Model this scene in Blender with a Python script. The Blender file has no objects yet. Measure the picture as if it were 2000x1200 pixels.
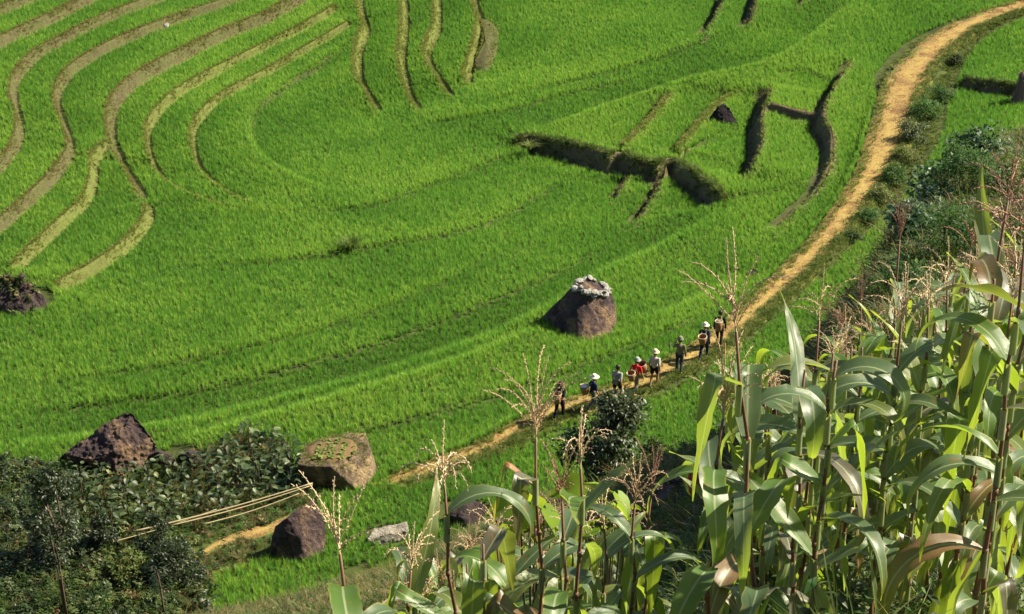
import bpy, bmesh, math, random
import numpy as np
from mathutils import Vector, Matrix, noise as mnoise

rng = np.random.default_rng(11)
random.seed(11)
R = math.radians
scene = bpy.context.scene
COL = scene.collection

# ------------------------------------------------------------------ camera, sky, sun, exposure
F = 3732.0                       # focal length in photo pixels (2000 px wide)
PITCH = R(25.0)
CAM = np.array([0.0, 0.0, 40.0])
cd = bpy.data.cameras.new('camera')
cd.sensor_width = 36.0
cd.lens = 36.0 * F / 2000.0
cd.clip_start = 0.1
cd.clip_end = 3000.0
cam = bpy.data.objects.new('camera', cd)
cam.location = CAM
cam.rotation_euler = (math.pi / 2 - PITCH, 0, 0)
COL.objects.link(cam)
scene.camera = cam

SUN_AZ = R(15.0)                 # measured from +x (right of picture) towards +y (away)
SUN_EL = R(42.0)
sun_dir = Vector((math.cos(SUN_AZ) * math.cos(SUN_EL), math.sin(SUN_AZ) * math.cos(SUN_EL), math.sin(SUN_EL)))
world = bpy.data.worlds.new('World')
scene.world = world
world.use_nodes = True
wn = world.node_tree
bg = wn.nodes['Background']
sky = wn.nodes.new('ShaderNodeTexSky')
sky.sky_type = 'NISHITA'
sky.sun_disc = False
sky.sun_elevation = SUN_EL
sky.sun_rotation = math.pi / 2 - SUN_AZ
sky.altitude = 1200
wn.links.new(sky.outputs[0], bg.inputs[0])
bg.inputs[1].default_value = 0.05
sd = bpy.data.lights.new('sun', 'SUN')
sd.energy = 5.0
sd.angle = R(0.55)
sd.color = (1.0, 0.91, 0.70)
sun = bpy.data.objects.new('sun', sd)
sun.rotation_euler = (-sun_dir).to_track_quat('-Z', 'Y').to_euler()
sun.location = (60, 40, 120)
COL.objects.link(sun)

scene.view_settings.view_transform = 'Standard'
scene.view_settings.look = 'None'
scene.view_settings.exposure = 1.42
scene.view_settings.gamma = 1.0
scene.view_settings.use_curve_mapping = False
scene.render.engine = 'CYCLES'
scene.cycles.max_bounces = 6
scene.cycles.diffuse_bounces = 2
scene.cycles.glossy_bounces = 2
scene.cycles.transmission_bounces = 4
scene.cycles.transparent_max_bounces = 4
scene.cycles.caustics_reflective = False
scene.cycles.caustics_refractive = False

# ------------------------------------------------------------------ helpers: picture <-> place
CP, SP = math.cos(PITCH), math.sin(PITCH)

def ray(u, v):
    a = (np.asarray(u, float) - 1000.0) / F
    b = (600.0 - np.asarray(v, float)) / F
    return np.stack([a, CP + b * SP, -SP + b * CP], -1)

def at(u, v, y):
    """point on the line of sight of a photo pixel, y metres ahead"""
    d = ray(u, v)
    return CAM + d * (y / d[..., 1:2])

def px_size(p):
    """photo pixels per metre at a point"""
    dep = (p[1] - CAM[1]) * CP - (p[2] - CAM[2]) * SP
    return F / dep

def softplus(t, k=1.2):
    return np.logaddexp(0, t * k) / k

def base_z(x, y):
    t = -0.94 * (x + 19.0) + 0.34 * (y - 112.0)
    tr = (x - 8.0) * 0.8 + (y - 98.0) * 0.6
    z = 0.185 * softplus(t, 0.6) + 0.09 * softplus(tr, 0.4)
    z = z + 0.12 * np.sin(x * 0.16 + 1.0) * np.sin(y * 0.11) + 0.07 * np.sin(x * 0.31 + y * 0.23)
    return z

def hit(u, v, fn=None, iters=40):
    fn = fn or base_z
    d = ray(u, v)
    t = 40.0 / -d[..., 2]
    for _ in range(iters):
        p = CAM + d * t[..., None]
        zz = fn(p[..., 0], p[..., 1])
        t = t + 0.8 * ((CAM[2] - zz) / -d[..., 2] - t)
    return CAM + d * t[..., None]

def smooth_poly(pts, step=0.35):
    """Catmull-Rom through 2-d points, resampled about every step metres"""
    P = np.asarray(pts, float)
    if len(P) == 2:
        n = max(2, int(np.linalg.norm(P[1] - P[0]) / step))
        return P[0] + (P[1] - P[0]) * np.linspace(0, 1, n)[:, None]
    Q = np.vstack([2 * P[0] - P[1], P, 2 * P[-1] - P[-2]])
    out = []
    for i in range(1, len(Q) - 2):
        p0, p1, p2, p3 = Q[i - 1], Q[i], Q[i + 1], Q[i + 2]
        n = max(2, int(np.linalg.norm(p2 - p1) / step))
        for s in np.arange(n) / n:
            out.append(0.5 * (2 * p1 + (p2 - p0) * s + (2 * p0 - 5 * p1 + 4 * p2 - p3) * s * s + (3 * p1 - p0 - 3 * p2 + p3) * s ** 3))
    out.append(P[-1])
    return np.array(out)

def sstep(e0, e1, t):
    q = np.clip((t - e0) / (e1 - e0), 0, 1)
    return q * q * (3 - 2 * q)

class Line:
    """a smooth line on the ground: signed distance (left positive) and running fraction"""
    def __init__(self, pts_px, step=0.8):
        a = np.array(pts_px, float)
        w = hit(a[:, 0], a[:, 1])[:, :2]
        self.p = smooth_poly(w, step)
        seg = np.diff(self.p, axis=0)
        self.len = np.linalg.norm(seg, axis=1)
        self.cum = np.concatenate([[0], np.cumsum(self.len)])
        self.total = self.cum[-1]
        self.t = seg / self.len[:, None]

    def dist(self, x, y):
        x = np.asarray(x, float); y = np.asarray(y, float)
        best = np.full(x.shape, 1e9); sgn = np.ones(x.shape); frac = np.zeros(x.shape)
        for i in range(len(self.len)):
            ax, ay = self.p[i]; tx, ty = self.t[i]; L = self.len[i]
            rx = x - ax; ry = y - ay
            s = np.clip(rx * tx + ry * ty, 0, L)
            dx = rx - s * tx; dy = ry - s * ty
            d = dx * dx + dy * dy
            m = d < best
            best = np.where(m, d, best)
            sgn = np.where(m, np.sign(tx * ry - ty * rx), sgn)
            frac = np.where(m, (self.cum[i] + s) / self.total, frac)
        return np.sqrt(best) * np.where(sgn == 0, 1, sgn), frac

    def near(self, x, y, r):
        lo = self.p.min(0) - r; hi = self.p.max(0) + r
        return (x > lo[0]) & (x < hi[0]) & (y > lo[1]) & (y < hi[1])

# ------------------------------------------------------------------ helpers: objects
def tag(o, label=None, cat=None, group=None, kind=None):
    if label: o['label'] = label
    if cat: o['category'] = cat
    if group: o['group'] = group
    if kind: o['kind'] = kind
    return o

def link(name, me, parent=None, mat=None):
    o = bpy.data.objects.new(name, me)
    COL.objects.link(o)
    if parent is not None: o.parent = parent
    if mat is not None and me is not None and not me.materials: me.materials.append(mat)
    return o

def empty(name, loc, rz=0.0, scale=1.0):
    o = bpy.data.objects.new(name, None)
    o.empty_display_size = 0.1
    o.location = loc; o.rotation_euler = (0, 0, rz); o.scale = (scale,) * 3
    COL.objects.link(o)
    return o

class MB:
    def __init__(self):
        self.v = []; self.f = []; self.a = []; self.m = []
    def add(self, verts, faces, attr=None, mi=0):
        k = len(self.v)
        verts = [tuple(map(float, q)) for q in verts]
        self.v += verts
        self.f += [tuple(int(i) + k for i in q) for q in faces]
        self.m += [mi] * len(faces)
        self.a += list(attr) if attr is not None else [(0.0, 0.0)] * len(verts)
    def mesh(self, name, mats=None, smooth=False):
        me = bpy.data.meshes.new(name)
        me.from_pydata(self.v, [], self.f)
        if mats is not None:
            for m in (mats if isinstance(mats, (list, tuple)) else [mats]): me.materials.append(m)
            if isinstance(mats, (list, tuple)) and len(mats) > 1:
                me.polygons.foreach_set('material_index', self.m)
        at_ = me.attributes.new('luv', 'FLOAT_VECTOR', 'POINT')
        flat = np.zeros((len(self.v), 3), np.float32)
        if self.a: flat[:, :2] = np.array(self.a, np.float32)
        at_.data.foreach_set('vector', flat.ravel())
        if smooth: me.polygons.foreach_set('use_smooth', [True] * len(self.f))
        me.update()
        return me

def frame_of(t):
    t = Vector(t).normalized()
    a = Vector((0, 0, 1)) if abs(t.z) < 0.9 else Vector((1, 0, 0))
    n = t.cross(a).normalized(); b = n.cross(t).normalized()
    return n, b

def tube(mb, pts, rad, sides=6, cap=True, mi=0):
    pts = [Vector(q) for q in pts]
    if not hasattr(rad, '__len__'): rad = [rad] * len(pts)
    vs = []; fs = []; n_prev = None
    for i, q in enumerate(pts):
        t = (pts[min(i + 1, len(pts) - 1)] - pts[max(i - 1, 0)])
        if n_prev is None: n, b = frame_of(t)
        else:
            t = t.normalized(); n = (n_prev - t * n_prev.dot(t)).normalized(); b = n.cross(t).normalized()
        n_prev = n
        for k in range(sides):
            a = 2 * math.pi * k / sides
            vs.append(q + n * (math.cos(a) * rad[i]) + b * (math.sin(a) * rad[i]))
    for i in range(len(pts) - 1):
        for k in range(sides):
            k2 = (k + 1) % sides
            fs.append((i * sides + k, i * sides + k2, (i + 1) * sides + k2, (i + 1) * sides + k))
    if cap:
        fs.append(tuple(range(sides))[::-1]); fs.append(tuple((len(pts) - 1) * sides + k for k in range(sides)))
    at_ = [(i / max(1, len(pts) - 1), 0) for i in range(len(pts)) for _ in range(sides)]
    mb.add(vs, fs, at_, mi)

def lathe(mb, prof, sides=20, mi=0, cx=0, cy=0):
    vs = [(cx + r * math.cos(2 * math.pi * k / sides), cy + r * math.sin(2 * math.pi * k / sides), z) for r, z in prof for k in range(sides)]
    fs = []
    for i in range(len(prof) - 1):
        for k in range(sides):
            k2 = (k + 1) % sides
            fs.append((i * sides + k, i * sides + k2, (i + 1) * sides + k2, (i + 1) * sides + k))
    mb.add(vs, fs, [(i / (len(prof) - 1), k / sides) for i in range(len(prof)) for k in range(sides)], mi)

def eval_mesh(o, name):
    dg = bpy.context.evaluated_depsgraph_get()
    me = bpy.data.meshes.new_from_object(o.evaluated_get(dg))
    me.name = name
    return me

# ------------------------------------------------------------------ helpers: materials
class NT:
    def __init__(self, name):
        self.m = bpy.data.materials.new(name); self.m.use_nodes = True
        self.t = self.m.node_tree
        for n in list(self.t.nodes): self.t.nodes.remove(n)
        self.out = self.n('ShaderNodeOutputMaterial')
    def n(self, kind, **kw):
        q = self.t.nodes.new(kind)
        for k, v in kw.items(): setattr(q, k, v)
        return q
    def l(self, a, b): self.t.links.new(a, b)
    def setin(self, node, key, val):
        s = node.inputs[key]
        if hasattr(val, 'is_linked') or isinstance(val, bpy.types.NodeSocket): self.l(val, s)
        else: s.default_value = val
    def noise(self, scale, detail=4, rough=0.6, vec=None, dist=0.0):
        q = self.n('ShaderNodeTexNoise'); q.inputs['Scale'].default_value = scale
        q.inputs['Detail'].default_value = detail; q.inputs['Roughness'].default_value = rough; q.inputs['Distortion'].default_value = dist
        if vec is not None: self.l(vec, q.inputs['Vector'])
        return q.outputs['Fac']
    def pos(self): return self.n('ShaderNodeNewGeometry').outputs['Position']
    def obj(self): return self.n('ShaderNodeTexCoord').outputs['Object']
    def ramp(self, fac, stops, interp='LINEAR'):
        q = self.n('ShaderNodeValToRGB'); e = q.color_ramp.elements; q.color_ramp.interpolation = interp
        while len(e) < len(stops): e.new(0.5)
        for k, (p, c) in enumerate(stops):
            e[k].position = p; e[k].color = (*c, 1) if len(c) == 3 else c
        self.l(fac, q.inputs[0]); return q.outputs[0]
    def mix(self, fac, a, b, mode='MIX'):
        q = self.n('ShaderNodeMix', data_type='RGBA', blend_type=mode)
        self.setin(q, 0, fac)
        for key, val in ((6, a), (7, b)):
            if isinstance(val, tuple): q.inputs[key].default_value = (*val, 1) if len(val) == 3 else val
            else: self.l(val, q.inputs[key])
        return q.outputs[2]
    def math(self, op, a, b=None, clamp=False):
        q = self.n('ShaderNodeMath', operation=op, use_clamp=clamp)
        self.setin(q, 0, a)
        if b is not None: self.setin(q, 1, b)
        return q.outputs[0]
    def bump(self, h, strength=0.5, dist=0.05):
        q = self.n('ShaderNodeBump'); q.inputs['Strength'].default_value = strength; q.inputs['Distance'].default_value = dist
        self.l(h, q.inputs['Height']); return q.outputs[0]
    def principled(self, col, rough=0.8, normal=None, spec=0.3):
        q = self.n('ShaderNodeBsdfPrincipled')
        if isinstance(col, tuple): q.inputs['Base Color'].default_value = (*col, 1)
        else: self.l(col, q.inputs['Base Color'])
        self.setin(q, 'Roughness', rough); q.inputs['Specular IOR Level'].default_value = spec
        if normal is not None: self.l(normal, q.inputs['Normal'])
        return q.outputs[0]
    def finish(self, sh):
        self.l(sh, self.out.inputs[0]); return self.m
    def luv(self):
        q = self.n('ShaderNodeAttribute'); q.attribute_name = 'luv'
        s = self.n('ShaderNodeSeparateXYZ'); self.l(q.outputs['Vector'], s.inputs[0])
        return s.outputs[0], s.outputs[1]
    def rand(self): return self.n('ShaderNodeObjectInfo').outputs['Random']
    def leafy(self, col, tcol, trans=0.4, rough=0.5, spec=0.3, normal=None):
        p = self.principled(col, rough, normal, spec)
        t = self.n('ShaderNodeBsdfTranslucent')
        if isinstance(tcol, tuple): t.inputs[0].default_value = (*tcol, 1)
        else: self.l(tcol, t.inputs[0])
        q = self.n('ShaderNodeMixShader'); q.inputs[0].default_value = trans
        self.l(p, q.inputs[1]); self.l(t.outputs[0], q.inputs[2])
        return self.finish(q.outputs[0])

def mat_rice():
    n = NT('rice_blade')
    big = n.noise(0.13, 3, 0.55, n.pos()); mid = n.noise(1.1, 2, 0.5, n.pos())
    f = n.math('ADD', n.math('MULTIPLY', big, 0.55), n.math('ADD', n.math('MULTIPLY', mid, 0.22), n.math('MULTIPLY', n.rand(), 0.28)))
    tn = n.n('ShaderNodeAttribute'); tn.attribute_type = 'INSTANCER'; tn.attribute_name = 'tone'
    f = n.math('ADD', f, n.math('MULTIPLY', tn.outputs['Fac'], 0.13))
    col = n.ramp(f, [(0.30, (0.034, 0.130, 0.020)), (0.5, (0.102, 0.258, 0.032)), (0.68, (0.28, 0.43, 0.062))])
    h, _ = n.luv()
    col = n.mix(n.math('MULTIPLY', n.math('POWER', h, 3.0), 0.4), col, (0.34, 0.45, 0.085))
    tcol = n.mix(0.5, col, (0.22, 0.52, 0.045))
    return n.leafy(col, tcol, 0.40, 0.5, 0.18)

def mat_leaf(name, stops, tmul=(0.25, 0.4, 0.02), trans=0.35, rough=0.45, spec=0.4, scale=3.0, rw=0.6):
    n = NT(name)
    f = n.math('ADD', n.math('MULTIPLY', n.noise(scale, 2, 0.6, n.pos()), 1 - rw * 0.5), n.math('MULTIPLY', n.math('SUBTRACT', n.rand(), 0.5), rw))
    col = n.ramp(f, stops)
    return n.leafy(col, n.mix(0.55, col, tmul), trans, rough, spec)

def mat_bank(name, cols, grass=0.5):
    n = NT(name)
    p = n.obj()
    a = n.noise(2.2, 6, 0.7, p); b = n.noise(14.0, 4, 0.7, p); c = n.noise(0.5, 3, 0.6, p)
    col = n.ramp(a, [(0.3, cols[0]), (0.5, cols[1]), (0.7, cols[2])])
    col = n.mix(n.math('MULTIPLY', n.ramp(n.math('ADD', n.math('MULTIPLY', c, 0.6), n.math('MULTIPLY', b, 0.4)), [(0.5 - 0.25 * grass, (0, 0, 0)), (0.62, (1, 1, 1))]), grass), col, cols[3])
    col = n.mix(n.ramp(b, [(0.3, (0.65,) * 3), (0.6, (0, 0, 0))]), col, cols[4])
    nor = n.bump(n.math('ADD', n.math('MULTIPLY', a, 0.6), n.math('MULTIPLY', b, 0.4)), 0.9, 0.12)
    return n.finish(n.principled(col, 0.95, nor, 0.1))

def mat_ground():
    n = NT('paddy_mud'); p = n.pos()
    a = n.noise(0.9, 5, 0.6, p); b = n.noise(9.0, 4, 0.6, p)
    col = n.ramp(a, [(0.3, (0.030, 0.035, 0.012)), (0.6, (0.055, 0.075, 0.015)), (0.8, (0.075, 0.085, 0.025))])
    return n.finish(n.principled(col, 0.9, n.bump(b, 0.6, 0.06), 0.2))

def mat_hill():
    n = NT('hillside_soil'); p = n.pos()
    a = n.noise(1.3, 6, 0.65, p); b = n.noise(14.0, 4, 0.7, p)
    col = n.ramp(a, [(0.3, (0.045, 0.05, 0.02)), (0.5, (0.08, 0.085, 0.03)), (0.7, (0.13, 0.09, 0.055))])
    return n.finish(n.principled(col, 0.95, n.bump(b, 0.8, 0.06), 0.1))

def mat_path():
    n = NT('sandy_path'); p = n.pos(); lu, lv = n.luv()
    a = n.noise(1.6, 6, 0.72, p, 0.6); b = n.noise(7.0, 5, 0.75, p); c = n.noise(30.0, 3, 0.7, p)
    big = n.noise(0.35, 3, 0.6, p)
    f = n.math('ADD', n.math('MULTIPLY', a, 0.4), n.math('ADD', n.math('MULTIPLY', b, 0.35), n.math('MULTIPLY', big, 0.25)))
    col = n.ramp(f, [(0.37, (0.10, 0.052, 0.030)), (0.45, (0.22, 0.13, 0.056)), (0.52, (0.36, 0.25, 0.082)), (0.72, (0.44, 0.335, 0.125))])
    col = n.mix(n.math('MULTIPLY', n.ramp(n.math('ADD', n.math('ABSOLUTE', lv), n.math('MULTIPLY', n.math('SUBTRACT', big, 0.5), 1.6)), [(0.25, (0, 0, 0)), (0.75, (1, 1, 1))]), 0.65), col, n.ramp(b, [(0.35, (0.10, 0.05, 0.034)), (0.65, (0.25, 0.15, 0.075))]))
    # worn grass towards the verge: the path's own margin
    edge = n.math('ABSOLUTE', lv)
    e = n.math('ADD', edge, n.math('MULTIPLY', n.math('SUBTRACT', a, 0.5), 2.0))
    col = n.mix(n.ramp(e, [(0.62, (0, 0, 0)), (0.9, (1, 1, 1))]), col, n.ramp(b, [(0.3, (0.09, 0.10, 0.025)), (0.6, (0.19, 0.20, 0.05)), (0.75, (0.28, 0.20, 0.09))]))
    nor = n.bump(n.math('ADD', b, n.math('MULTIPLY', c, 0.3)), 0.9, 0.10)
    return n.finish(n.principled(col, 0.95, nor, 0.1))

def mat_rock(name, dark, mid, tan, tan_amt=0.5, scale=1.0):
    n = NT(name); p = n.obj()
    a = n.noise(1.1 * scale, 6, 0.62, p, 0.4); b = n.noise(6.0 * scale, 6, 0.7, p); c = n.noise(0.7 * scale, 5, 0.62, p, 0.8)
    col = n.ramp(n.math('ADD', n.math('MULTIPLY', a, 0.6), n.math('MULTIPLY', b, 0.4)), [(0.36, dark), (0.60, mid)])
    col = n.mix(n.math('MULTIPLY', n.ramp(n.math('ADD', n.math('MULTIPLY', c, 0.7), n.math('MULTIPLY', b, 0.3)), [(0.62 - 0.18 * tan_amt, (0, 0, 0)), (0.74 - 0.12 * tan_amt, (1, 1, 1))]), 0.85), col, tan)
    vor = n.n('ShaderNodeTexVoronoi'); vor.inputs['Scale'].default_value = 2.2 * scale; n.l(p, vor.inputs['Vector'])
    nor = n.bump(n.math('ADD', n.math('MULTIPLY', b, 0.8), n.math('MULTIPLY', vor.outputs['Distance'], 0.10)), 1.0, 0.20)
    return n.finish(n.principled(col, 0.85, nor, 0.25))

def mat_plain(name, col, rough=0.8, var=0.25, scale=20.0, spec=0.2):
    n = NT(name)
    f = n.noise(scale, 4, 0.65, n.obj())
    c = n.mix(f, tuple(x * (1 - var) for x in col), tuple(min(1, x * (1 + var)) for x in col))
    return n.finish(n.principled(c, rough, n.bump(f, 0.25, 0.01), spec))

def mat_corn(name, top, tip, edge, trans=0.48):
    n = NT(name)
    s, t = n.luv()
    at_ = n.math('ABSOLUTE', t)
    p = n.obj()
    n1 = n.noise(9.0, 4, 0.65, p)
    vein = n.n('ShaderNodeTexWave'); vein.inputs['Scale'].default_value = 1.0
    cmb = n.n('ShaderNodeCombineXYZ'); n.l(n.math('MULTIPLY', t, 5.5), cmb.inputs[0]); n.l(s, cmb.inputs[1]); n.l(cmb.outputs[0], vein.inputs['Vector'])
    col = n.mix(n1, tuple(x * 0.72 for x in top), tuple(x * 1.3 for x in top))
    col = n.mix(n.math('MULTIPLY', vein.outputs['Fac'], 0.16), col, tuple(x * 1.7 for x in top))
    ft = n.math('ADD', n.math('POWER', s, 2.5), n.math('MULTIPLY', n.math('SUBTRACT', n1, 0.5), 0.8))
    col = n.mix(n.math('MULTIPLY', n.ramp(ft, [(0.45, (0, 0, 0)), (0.95, (1, 1, 1))]), 0.9), col, tip)
    fe = n.math('ADD', at_, n.math('MULTIPLY', n.math('SUBTRACT', n.noise(5.0, 3, 0.6, p), 0.5), 0.9))
    col = n.mix(n.math('MULTIPLY', n.ramp(fe, [(0.88, (0, 0, 0)), (1.1, (1, 1, 1))]), 0.75), col, edge)
    sp = n.noise(26.0, 3, 0.6, p)
    col = n.mix(n.math('MULTIPLY', n.ramp(n.math('ADD', sp, n.math('MULTIPLY', s, 0.10)), [(0.66, (0, 0, 0)), (0.74, (1, 1, 1))]), 0.8), col, (0.22, 0.13, 0.05))
    rib = n.ramp(at_, [(0.05, (1, 1, 1)), (0.10, (0, 0, 0))])
    base = n.mix(n.math('MULTIPLY', rib, 0.75), col, (0.42, 0.46, 0.26))
    nor = n.bump(n.math('ADD', vein.outputs['Fac'], n.math('MULTIPLY', n1, 0.6)), 0.25, 0.006)
    return n.leafy(base, n.mix(0.6, base, (0.42, 0.55, 0.02)), trans, 0.37, 0.75, nor)

M = {}
M['ground'] = mat_ground(); M['hill'] = mat_hill(); M['path'] = mat_path(); M['rice'] = mat_rice()
M['bank_tan'] = mat_bank('tan_bank', [(0.058, 0.040, 0.030), (0.096, 0.069, 0.044), (0.14, 0.106, 0.060), (0.10, 0.125, 0.034), (0.045, 0.03, 0.026)], 0.85)
M['bank_green'] = mat_bank('grassy_bank', [(0.075, 0.07, 0.026), (0.115, 0.125, 0.038), (0.15, 0.165, 0.05), (0.13, 0.17, 0.035), (0.07, 0.055, 0.03)], 0.8)
M['bank_dark'] = mat_bank('dark_bank', [(0.10, 0.066, 0.05), (0.16, 0.11, 0.078), (0.22, 0.155, 0.10), (0.15, 0.17, 0.055), (0.06, 0.038, 0.035)], 0.55)
M['rock_purple'] = mat_rock('purple_rock', (0.020, 0.014, 0.017), (0.095, 0.062, 0.062), (0.30, 0.19, 0.10), 0.8)
M['rock_dark'] = mat_rock('dark_rock', (0.018, 0.013, 0.015), (0.075, 0.05, 0.05), (0.22, 0.15, 0.10), 0.3)
M['rock_black'] = mat_rock('black_rock', (0.008, 0.006, 0.008), (0.022, 0.015, 0.02), (0.15, 0.11, 0.08), 0.05)
M['rock_pale'] = mat_rock('pale_rock', (0.14, 0.11, 0.085), (0.46, 0.42, 0.35), (0.60, 0.54, 0.43), 0.8, 2.0)
M['rock_brown'] = mat_rock('brown_rock', (0.05, 0.034, 0.03), (0.19, 0.13, 0.09), (0.40, 0.29, 0.14), 0.8)
M['stone_pale'] = mat_rock('pale_stone', (0.26, 0.24, 0.22), (0.52, 0.50, 0.46), (0.66, 0.63, 0.57), 0.7, 5.0)
M['soil'] = mat_plain('garden_soil', (0.15, 0.10, 0.052), 0.95, 0.6, 7.0, 0.05)
M['bamboo'] = mat_plain('bamboo', (0.34, 0.28, 0.16), 0.55, 0.25, 5.0)
M['grass_pale'] = mat_leaf('bund_grass', [(0.25, (0.13, 0.16, 0.03)), (0.5, (0.24, 0.27, 0.06)), (0.75, (0.34, 0.30, 0.13))], (0.3, 0.36, 0.06), 0.3, 0.6, 0.15)
M['bund_green'] = mat_leaf('green_bund_grass', [(0.25, (0.10, 0.20, 0.025)), (0.5, (0.20, 0.32, 0.045)), (0.75, (0.32, 0.38, 0.09))], (0.35, 0.5, 0.05), 0.35, 0.6, 0.15)
M['grass_dark'] = mat_leaf('bank_grass', [(0.25, (0.05, 0.085, 0.018)), (0.5, (0.12, 0.165, 0.036)), (0.75, (0.24, 0.25, 0.085))], (0.2, 0.3, 0.05), 0.3, 0.6, 0.15)
M['weed'] = mat_leaf('weed_leaf', [(0.2, (0.022, 0.042, 0.011)), (0.45, (0.052, 0.086, 0.020)), (0.62, (0.12, 0.155, 0.045)), (0.8, (0.19, 0.13, 0.06))], (0.22, 0.32, 0.03), 0.35, 0.5, 0.25)
M['weed_dry'] = mat_leaf('dry_weed', [(0.2, (0.16, 0.09, 0.05)), (0.5, (0.26, 0.19, 0.10)), (0.8, (0.22, 0.26, 0.08))], (0.4, 0.32, 0.12), 0.3, 0.6, 0.15)
M['broad'] = mat_leaf('broad_leaf', [(0.2, (0.024, 0.040, 0.012)), (0.5, (0.058, 0.084, 0.028)), (0.7, (0.125, 0.155, 0.070)), (0.85, (0.22, 0.20, 0.035))], (0.16, 0.26, 0.02), 0.22, 0.48, 0.4, 2.0, 0.7)
M['shrub'] = mat_leaf('shrub_leaf', [(0.25, (0.016, 0.025, 0.010)), (0.5, (0.036, 0.050, 0.018)), (0.75, (0.10, 0.12, 0.050))], (0.14, 0.24, 0.03), 0.22, 0.45, 0.4)
M['blue_leaf'] = mat_leaf('bluish_leaf', [(0.25, (0.045, 0.090, 0.034)), (0.5, (0.095, 0.16, 0.066)), (0.75, (0.19, 0.25, 0.125))], (0.16, 0.28, 0.06), 0.25, 0.48, 0.4)
M['fern'] = mat_leaf('feathery_leaf', [(0.25, (0.035, 0.085, 0.022)), (0.5, (0.075, 0.16, 0.040)), (0.75, (0.14, 0.23, 0.06))], (0.18, 0.32, 0.04), 0.35, 0.5, 0.2)
M['wood'] = mat_plain('stem_bark', (0.10, 0.065, 0.05), 0.9, 0.4, 12.0)
M['red_leaf'] = mat_leaf('red_leaf', [(0.3, (0.20, 0.018, 0.010)), (0.6, (0.42, 0.045, 0.015)), (0.8, (0.5, 0.12, 0.03))], (0.7, 0.09, 0.02), 0.4, 0.4, 0.4)
M['purple_leaf'] = mat_leaf('purple_leaf', [(0.3, (0.030, 0.012, 0.024)), (0.6, (0.085, 0.040, 0.072)), (0.8, (0.14, 0.085, 0.12))], (0.2, 0.04, 0.10), 0.2, 0.4, 0.4)
M['lime_leaf'] = mat_leaf('lime_leaf', [(0.3, (0.13, 0.22, 0.02)), (0.6, (0.22, 0.33, 0.03)), (0.8, (0.33, 0.40, 0.04))], (0.5, 0.6, 0.03), 0.5, 0.5, 0.25)
M['seedling'] = mat_leaf('seedling_leaf', [(0.3, (0.14, 0.20, 0.045)), (0.7, (0.27, 0.33, 0.09))], (0.35, 0.45, 0.04), 0.35, 0.5, 0.2)
M['corn_a'] = mat_corn('corn_leaf_green', (0.090, 0.145, 0.066), (0.26, 0.27, 0.04), (0.27, 0.25, 0.06))
M['corn_b'] = mat_corn('corn_leaf_fresh', (0.085, 0.165, 0.025), (0.30, 0.33, 0.04), (0.30, 0.30, 0.05), 0.5)
M['corn_c'] = mat_corn('corn_leaf_yellowing', (0.14, 0.18, 0.042), (0.34, 0.26, 0.05), (0.33, 0.19, 0.05), 0.5)
M['corn_d'] = mat_corn('corn_leaf_purple', (0.12, 0.11, 0.075), (0.30, 0.17, 0.08), (0.14, 0.05, 0.10), 0.3)
M['corn_e'] = mat_corn('corn_leaf_dead', (0.17, 0.095, 0.04), (0.30, 0.10, 0.03), (0.15, 0.05, 0.035), 0.4)
M['corn_orange'] = mat_corn('corn_leaf_orange', (0.33, 0.12, 0.035), (0.42, 0.11, 0.03), (0.14, 0.04, 0.05), 0.45)
M['stalk'] = mat_plain('corn_stalk', (0.17, 0.085, 0.05), 0.55, 0.45, 14.0, 0.35)
M['stalk_green'] = mat_plain('corn_stalk_green', (0.16, 0.16, 0.05), 0.55, 0.35, 14.0, 0.35)
M['tassel_tan'] = mat_plain('tassel_tan', (0.60, 0.46, 0.29), 0.8, 0.35, 40.0)
M['tassel_pink'] = mat_plain('tassel_pink', (0.47, 0.335, 0.205), 0.8, 0.35, 40.0)
M['tassel_red'] = mat_plain('tassel_red', (0.33, 0.18, 0.125), 0.8, 0.4, 40.0)
M['husk'] = mat_plain('corn_husk', (0.20, 0.045, 0.05), 0.6, 0.4, 12.0)
M['thatch'] = mat_plain('thatch_straw', (0.20, 0.135, 0.12), 0.9, 0.5, 30.0)

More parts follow.
